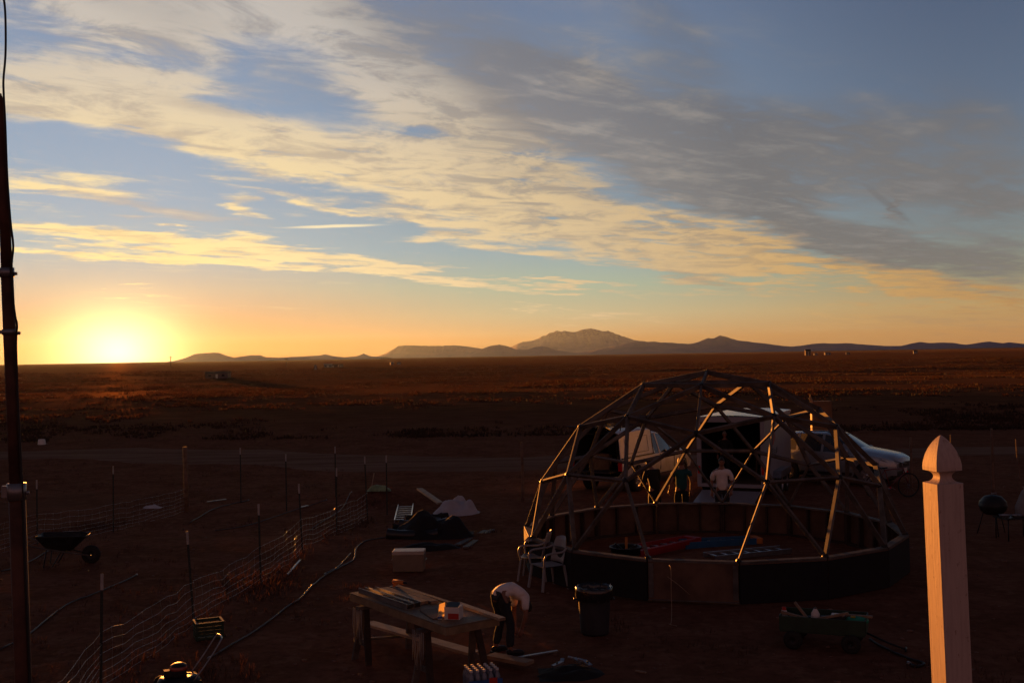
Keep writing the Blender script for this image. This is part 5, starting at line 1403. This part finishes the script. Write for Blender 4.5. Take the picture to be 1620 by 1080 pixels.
def bottles():
    p = at(762, 1088, 0); root = empty('bottle_pack', p, radians(18), 'shrink wrapped pack of water bottles at the bottom edge below the worktable', 'water bottles')
    nx, ny, s = 5, 4, .066
    k = 0
    for i in range(nx):
        for j in range(ny):
            m = MB(); M = Matrix.Translation(((i - 2) * s, (j - 1.5) * s, 0)); m.lathe([(.001, .004), (.028, .004), (.031, .02), (.031, .13), (.026, .155), (.013, .18), (.013, .195)], 12, M); b_ = m.build('bottle', M_BOTTLE, root)
            c = MB(); c.lathe([(.015, .193), (.015, .212), (.001, .212)], 10, M); c.build('cap', M_PAPER, b_)
    f = MB(); a, b = nx * s / 2 + .006, ny * s / 2 + .006
    vs = [(x, y, z) for z, sc in ((0, 1), (.15, 1), (.20, .86)) for x, y in ((-a * sc, -b * sc), (a * sc, -b * sc), (a * sc, b * sc), (-a * sc, b * sc))]
    f.add([(-a, -b - .001, .03), (a, -b - .001, .03), (a, -b - .001, .12), (-a, -b - .001, .12), (-a, -b - .004, .03), (a, -b - .004, .03), (a, -b - .004, .12), (-a, -b - .004, .12)], [(4, 5, 6, 7), (3, 2, 1, 0), (0, 1, 5, 4), (1, 2, 6, 5), (2, 3, 7, 6), (3, 0, 4, 7)]); f.build('printed_band', M_BLUEL, root)
    f = MB(); f.box((a * .45, -b - .006, .075), (.08, .004, .12)); f.build('red_panel', M_LABEL, root)
    root.scale = (1.25,) * 3
bottles()

def debris():
    base = gd(905, 1066); rnd = random.Random(21); labs = []
    kinds = [('grey crumpled rag on the debris heap, its highest piece', M_GALV), ('black bucket lying at the left of the debris heap', M_BLACKP)]
    tarp(905, 1066, .85, .6, .12, M_BLACKC, 'heap of dark bags and offcuts on the ground at the bottom edge', 'rubbish heap', 'debris_heap', 23)
    for k, (x, y, lb) in enumerate(((884, 1052, 'small grey block left on the dark heap by the bottom edge'), (915, 1046, 'pale metal bracket on top of the dark heap'), (930, 1050, 'pale bent offcut on the right side of the dark heap'))):
        p = at(x, y, .12); root = empty('offcut', p, rnd.uniform(0, 3), lb, 'offcut', 'pale offcuts on the dark heap'); m = MB(); m.bar((-.09, 0, 0), (.07, .02, .03), .06, .03); m.bar((.06, .02, .03), (.11, .09, .05), .05, .02); m.build('piece', M_GALV, root, bevel=.003)
        m = MB(); m.tube([(-.02, .01, .01), (-.02, .01, .045)], .012, 8); m.build('bolt', M_STEELD, root)
    p = gd(1013, 1064); root = empty('offcut', p, -.6, 'short pale stick lying alone right of the dark heap', 'offcut'); m = MB(); m.bar((-.07, 0, .02), (.07, 0, .02), .025, .02); m.build('piece', M_PINE, root); m = MB(); m.bar((.07, 0, .02), (.08, 0, .02), .02, .015); m.build('cut_end', M_PINE2, root)
debris()

def wagon():
    a, b = gd(1232, 1018), gd(1376, 1030); c = (a + b) / 2; d = (b - a).normalized(); root = empty('tool_wagon', c, rot_z(d), 'dark green wagon heaped with tools and offcuts in front of the dome', 'wagon'); L = 1.12; W_ = .55
    m = MB(); m.box((0, .1, .24), (L, W_, .03)); m.build('bed', M_DGREEN, root)
    for y in (-W_ / 2 + .1, W_ / 2 + .1):
        m = MB(); m.box((0, y, .34), (L, .02, .20)); m.build('side', M_DGREEN, root, bevel=.004)
    for x in (-L / 2, L / 2):
        m = MB(); m.box((x, .1, .34), (.02, W_ - .022, .20)); m.build('side', M_DGREEN, root, bevel=.004)
    for x in (-.38, .38):
        for y in (-W_ / 2 + .06, W_ / 2 + .14):
            w_ = empty('wheel'); w_.parent = root; M = Matrix.Translation((x, y, .13)) @ Matrix.Rotation(pi / 2, 4, 'X')
            m = MB(); m.lathe([(.07, -.035), (.12, -.04), (.13, 0), (.12, .04), (.07, .035)], 18, M); m.build('tyre', M_TYRE, w_); m = MB(); m.lathe([(.07, -.03), (.015, -.035), (.015, .035), (.07, .03)], 12, M); m.build('rim', M_STEELD, w_)
    m = MB(); m.tube([(L / 2, .1, .22), (L / 2 + .3, .1, .10), (L / 2 + .5, .1, .04)], .014, 6); m.tube([(L / 2 + .5, 0, .04), (L / 2 + .5, .2, .04)], .014, 6); m.build('pull_handle', M_STEELD, root)
    def w(x, y, z): return root.location + Vector((d.x * x - d.y * y, d.y * x + d.x * y, z))
    def item(name, cat, lab, pos, fn):
        r = empty(name, w(*pos), rot_z(d), lab, cat); fn(r); return r
    def spray(r):
        m = MB(); m.lathe([(.001, 0), (.04, 0), (.045, .05), (.045, .12), (.03, .15)], 12); m.build('can', M_PAPER, r); m = MB(); m.lathe([(.03, .15), (.028, .19), (.001, .195)], 10); m.build('cap', M_LABEL, r)
    item('spray_can', 'can', 'white spray can with a red cap at the left corner of the wagon', (-.52, 0, .33), spray)
    def jug(r):
        m = MB(); m.lathe([(.001, 0), (.055, 0), (.058, .10), (.03, .15), (.018, .17)], 12); m.build('container', M_PAPER, r); m = MB(); m.lathe([(.02, .165), (.02, .185), (.001, .185)], 8); m.build('lid', M_BLACKP, r)
    item('white_jug', 'jug', 'white jug standing among the tools in the left half of the wagon', (-.10, 0, .36), jug)
    def bl(r):
        m = MB(); m.bar((-.22, 0, 0), (.22, .0, .0), .05, .03); m.build('timber', M_PINE, r); m = MB(); m.bar((.222, 0, 0), (.226, 0, 0), .04, .02); m.build('cut_end', M_PINE2, r)
    o = item('offcut', 'offcut', 'tan wooden offcut leaning up beside the white jug in the wagon', (-.24, .02, .42), bl); o.rotation_euler.y = .9
    o = item('offcut', 'offcut', 'tan wooden offcut lying from the spray can to the jug in the wagon', (-.34, -.05, .42), bl); o.rotation_euler.y = .2
    o = item('offcut', 'offcut', 'tan wooden offcut slanting up at the middle of the wagon', (.12, -.05, .45), bl); o.rotation_euler.y = -.25
    o = item('offcut', 'offcut', 'thin tan strip lying flat over the right end of the wagon', (.42, .05, .455), bl)
    def blk(r):
        m = MB(); m.box((0, 0, 0), (.20, .14, .11)); m.build('case', M_BLACKP, r, bevel=.01); m = MB(); m.box((0, 0, .058), (.17, .12, .01)); m.build('pale_top', M_PAPER, r)
    item('charger', 'charger', 'black battery charger with a pale top at the middle of the wagon', (.20, 0, .41), blk)
    def grn(r):
        m = MB(); m.ball((0, 0, 0), .15, None, 12, (1.1, .8, .42)); m.build('bag', M_GREEN, r); m = MB(); m.box((-.04, -.06, .06), (.06, .03, .02)); m.build('yellow_tag', mat('yellow_plastic', (.3, .22, .02), .5, .1, 4), r)
    item('green_bag', 'bag', 'bright green bag lying in the right half of the wagon', (.44, .02, .40), grn)
    def fill(r):
        m = MB(); rnd = random.Random(5)
        for k in range(10): m.ball((rnd.uniform(-.45, .45), rnd.uniform(-.18, .2), rnd.uniform(-.05, .03)), .09, None, 8, (1.2, 1, .6), .15)
        m.build('cloth', M_BLACKC, r); m = MB(); m.bar((-.3, 0, .08), (.1, .1, .09), .05, .02); m.build('strap', M_STEELD, r)
    item('cloth_bundle', 'cloth', 'dark bundle of cloth filling the wagon under the tools', (0, .1, .30), fill)
wagon()

def rope():
    A = at(1060, 897, .70); root = empty('hanging_rope', A, 0, 'thin pale rope hanging over the brown door panel down to the ground', 'rope')
    g0 = gd(1062, 985); y0 = -.10
    pts = [Vector((0, .15, .0)), Vector((0, .02, .022)), Vector((0, y0, -.03)), Vector((-.005, y0 - .02, -.35)), Vector((-.005, y0 - .04, -.6)), g0 + Vector((0, 0, .01)) - A, g0 + Vector((-.04, -.10, .01)) - A, g0 + Vector((.05, -.22, .01)) - A]
    m = MB(); m.tube(smooth_path(pts, 4), .006, 6); m.build('strand', M_ROPE, root)
    m = MB(); m.tube([Vector((-.06, y0 - .012, -.12)), Vector((.10, y0 - .03, -.24)), Vector((.28, y0 - .02, -.40))], .005, 5); m.build('loose_end', M_ROPE, root)
rope()

# lit end board of the wall at the far left of the dome
plank(Vector(at(836, 852, .66)) + Vector((-.02, 0, 0)), Vector(at(841, 886, .12)) + Vector((-.02, 0, 0)), .04, .20, M_PINE2, 'sunlit upright board leaning on the left end of the dome wall', None, 'leaning_board', up=(.5, .85, 0), cat='board')

# ---- right edge: kettle grill, side table, cement mixer-like drum
def grill():
    p = gd(1572, 845); root = empty('kettle_grill', p, 0, 'dark round kettle grill on thin legs near the right edge', 'grill')
    m = MB(); m.lathe([(.001, .42), (.16, .44), (.26, .52), (.29, .62), (.29, .63)], 26); m.build('bowl', M_BLACKP, root)
    m = MB(); m.lathe([(.295, .63), (.28, .72), (.18, .83), (.03, .87), (.001, .87)], 26); m.build('lid', M_BLACKP, root)
    for k in range(3):
        a = 2 * pi * k / 3 + .4; m = MB(); m.tube([(.2 * cos(a), .2 * sin(a), .48), (.34 * cos(a), .34 * sin(a), 0)], .012, 6); m.build('leg', M_STEELD, root)
    m = MB(); m.tube([(-.05, -.06, .87), (-.05, -.06, .91), (.05, -.06, .91), (.05, -.06, .87)], .01, 6); m.build('lid_handle', M_GALV, root)
grill()
def sidetable():
    p = gd(1604, 852); p = Vector((p.x + .05, p.y, p.z)); root = empty('side_table', p, .2, 'low table crowded with foil trays at the right edge', 'table')
    m = MB(); m.box((0, 0, .46), (.75, .5, .03)); m.build('tabletop', M_STEELD, root)
    for sx in (-1, 1):
        for sy in (-1, 1): m = MB(); m.tube([(sx * .33, sy * .21, 0), (sx * .33, sy * .21, .45)], .014, 6); m.build('leg', M_STEELD, root)
    for k, (x, y, lb) in enumerate(((-.28, -.1, 'shiny foil tray at the left end of the low table'), (-.05, -.14, 'shiny foil tray at the middle of the low table'))):
        r = empty('foil_tray', p + Vector((x, y, .478)), .3 * k, lb, 'tray', 'foil trays on the low table'); m = MB(); m.add([(-.10, -.07, .05), (.10, -.07, .05), (.10, .07, .05), (-.10, .07, .05), (-.08, -.05, .003), (.08, -.05, .003), (.08, .05, .003), (-.08, .05, .003)], [(0, 1, 5, 4), (1, 2, 6, 5), (2, 3, 7, 6), (3, 0, 4, 7), (4, 5, 6, 7)]); o = m.build('pan', M_ALU, r); m = MB(); m.tube([(-.10, -.07, .052), (.10, -.07, .052), (.10, .07, .052), (-.10, .07, .052)], .005, 5, closed=True); m.build('rolled_rim', M_ALU, r)
    r = empty('white_sack', p + Vector((.24, .05, .478)), 0, 'tall pale cloth sack standing on the low table at the right edge', 'sack')
    m = MB(); m.lathe([(.001, 0), (.21, .0), (.23, .05), (.19, .2), (.12, .42), (.06, .54), (.03, .56)], 18); m.v = [v + Vector((noise.noise(v * 6), noise.noise(v * 6 + Vector((3, 3, 3))), 0)) * .04 for v in m.v]; m.build('cloth', mat('greyish_cloth', (.20, .19, .19), .9, .2, 6), r); m = MB(); m.lathe([(.04, .53), (.045, .55), (.03, .57), (.06, .62), (.001, .60)], 12); m.build('tied_neck', M_ROPE, r)
sidetable()

# ------------------------------------------------------------------ plants and litter
def tuft_field(name, spots, m, nb, hr, wr, spread, label, seed):
    rnd = np.random.RandomState(seed); vs = []; fs = []
    for (x, y, s) in spots:
        z = H(x, y)
        for k in range(nb):
            a = rnd.uniform(0, 2 * pi); r = abs(rnd.normal(0, spread)) * s; h = rnd.uniform(*hr) * s; w_ = rnd.uniform(*wr) * s
            bx, by = x + r * cos(a), y + r * sin(a); ln = rnd.uniform(.1, .6) * h; b2 = rnd.uniform(0, 2 * pi)
            tx, ty = bx + ln * cos(a), by + ln * sin(a); o = len(vs)
            vs += [(bx - w_ * cos(b2), by - w_ * sin(b2), z - .01), (bx + w_ * cos(b2), by + w_ * sin(b2), z - .01), ((bx + tx) / 2 + w_ * .6 * cos(b2), (by + ty) / 2 + w_ * .6 * sin(b2), z + h * .6), (tx, ty, z + h)]
            fs.append((o, o + 1, o + 2, o + 3))
    me = bpy.data.meshes.new(name); me.from_pydata(vs, [], fs); me.materials.append(m); o = bpy.data.objects.new(name, me); COL.objects.link(o); tag(o, kind='stuff')
    return o
def in_view(x, y, pad=1.2): return y > 5 and abs(x) < y * .49 + pad
rnd = random.Random(11); sp = []
while len(sp) < 16000:
    y = 56 + 420 * rnd.random() ** 1.5; x = rnd.uniform(-.5, .5) * y
    dens = .12 + 1.1 * noise.noise((x * .05, y * .05, 3)) + .8 * noise.noise((x * .22, y * .2, 3))
    if rnd.random() < dens: sp.append((x, y, (.7 + .7 * rnd.random()) * (1 + y / 400)))
tuft_field('range_grass', sp, M_GRASS, 8, (.05, .15), (.02, .05), .22, '', 1)
sp = []
while len(sp) < 1500:
    y = 10 + 52 * rnd.random(); x = rnd.uniform(-.5, .5) * y
    if abs(y - road_y(x)) < 3: continue
    if (x - DC.x) ** 2 + (y - DC.y) ** 2 < 4.4 ** 2: continue
    left_ = x < -1.5 - .12 * (y - 10)
    if noise.noise((x * .25, y * .25, 8)) + (.12 if left_ else -.35) + .3 * sstep(y, 50, 60) > .08: sp.append((x, y, .5 + .8 * rnd.random()))
tuft_field('yard_weeds', sp, M_WEED, 8, (.03, .10), (.004, .010), .07, '', 2)
sp = []
for i in range(len(FB) - 1):
    A, B = FB[i][0], FB[i + 1][0]
    for k in range(16):
        t = rnd.random(); p = A.lerp(B, t)
        if noise.noise((p.x, p.y, 5)) > -.1: sp.append((p.x + rnd.gauss(0, .12), p.y + rnd.gauss(0, .12), .7 + rnd.random()))
for (px, py, n_) in ((420, 935, 60), (400, 925, 40), (345, 1062, 40), (600, 800, 30), (560, 830, 25), (150, 832, 60), (130, 840, 40), (430, 915, 40)):
    c = gd(px, py)
    for k in range(n_): sp.append((c.x + rnd.gauss(0, .35), c.y + rnd.gauss(0, .45), .6 + .9 * rnd.random()))
tuft_field('fence_weeds', sp, M_WEED, 9, (.04, .13), (.004, .010), .08, '', 3)
def stones():
    m = MB(); r = random.Random(5)
    for k in range(1500):
        y = 9 + 30 * r.random() ** 1.3; x = r.uniform(-.5, .5) * y
        if (x - DC.x) ** 2 + (y - DC.y) ** 2 < 4.0 ** 2: continue
        s = .010 + .034 * r.random() ** 4; m.ball((x, y, H(x, y) + s * .2), s, None, 5, (1.3, 1, .6), .25)
    tag(m.build('pebbles', M_STONE), kind='stuff')
stones()

# ------------------------------------------------------------------ far buildings
def house(px, py, dist, w_, h, d_, label, wall, roofm, group='far buildings on the plain', flat=False, door=True):
    if dist > 300: w_, h, d_ = w_ * .6, h * .55, d_ * .6
    p = far(px, py, dist); z = H(p.x, p.y); root = empty('far_building', (p.x, p.y, z), random.uniform(-.25, .25), label, 'building', group)
    m = MB(); m.box((0, 0, h / 2), (w_, d_, h)); m.build('wall', wall, root)
    m = MB(); e = .25
    if flat: m.box((0, 0, h + .08), (w_ + e, d_ + e, .16))
    else:
        hw_, hd, rh = w_ / 2 + e, d_ / 2 + e, h * .32
        m.add([(-hw_, -hd, h + .003), (hw_, -hd, h + .003), (hw_, hd, h + .003), (-hw_, hd, h + .003), (-hw_, 0, h + rh), (hw_, 0, h + rh)], [(0, 1, 5, 4), (2, 3, 4, 5), (0, 4, 3), (1, 2, 5), (3, 2, 1, 0)])
    m.build('roof', roofm, root)
    for x in (-.3, .28):
        m = MB(); m.box((x * w_, -d_ / 2 - .01, h * .55), (w_ * .12, .06, h * .3)); m.build('window', M_GLASS, root)
    m = MB(); m.box((0, -d_ / 2 - .01, h * .4), (w_ * .09, .06, h * .8)); m.build('door', M_PAPER, root)
random.seed(5)
GW = mat('far_grey_wall', (.16, .12, .11), .9, .2, .5); DR = mat('far_dark_roof', (.03, .02, .018), .9, .2, .5); WW = mat('far_white_wall', (.22, .22, .23), .8, .1, .5)
house(345, 590, 255, 5.2, 1.25, 3.2, 'long low shed with a dark roof out on the plain below the flat hill', GW, DR)
house(519, 582, 520, 6, 2.4, 4, 'white hut at the left end of the distant homestead', WW, WW)
house(527, 583, 525, 8, 2.0, 5, 'dark barn between two white huts of the distant homestead', GW, DR)
house(539, 583, 530, 3.5, 2.0, 3, 'white hut at the right end of the distant homestead', WW, DR)
house(499, 583, 420, 1.6, 3.0, 1.6, 'narrow pale tower left of the distant homestead', WW, WW, flat=True)
house(620, 581, 640, 3.0, 2.2, 3, 'left one of a close pair of tiny white sheds on the plain', WW, WW)
house(631, 581, 640, 2.6, 2.2, 3, 'right one of a close pair of tiny white sheds on the plain', WW, GW)
house(1278, 562, 900, 7, 7, 6, 'tall dark building on the horizon right of the dome top', GW, DR)
house(1290, 564, 900, 4, 2.6, 4, 'tiny white shed right beside the tall dark building', WW, WW)
house(1309, 563, 950, 8, 3.2, 5, 'white farmhouse on the horizon catching light', WW, GW)
house(1341, 562, 950, 5, 3, 4, 'small grey house alone on the horizon right of the farmhouse', GW, GW)
house(1448, 559, 900, 5, 4.0, 5, 'small pale house on the horizon above the deck post', WW, DR)
def pole(px, pyt, pyb, dist, label):
    p = far(px, pyb, dist); t = far(px, pyt, dist); z = H(p.x, p.y); root = empty('utility_pole', (p.x, p.y, z), .2, label, 'pole', 'distant utility poles'); h = t.z - z
    m = MB(); m.tube([(0, 0, 0), (0, 0, h)], [.22, .16], 8); m.build('shaft', M_BARK, root); m = MB(); m.box((0, 0, h * .88), (2.4, .2, .2)); m.build('crossarm', M_BARK, root)
pole(270, 563, 573, 700, 'distant pole just right of the sun')
pole(453, 566, 580, 600, 'distant pole right of the flat hill')
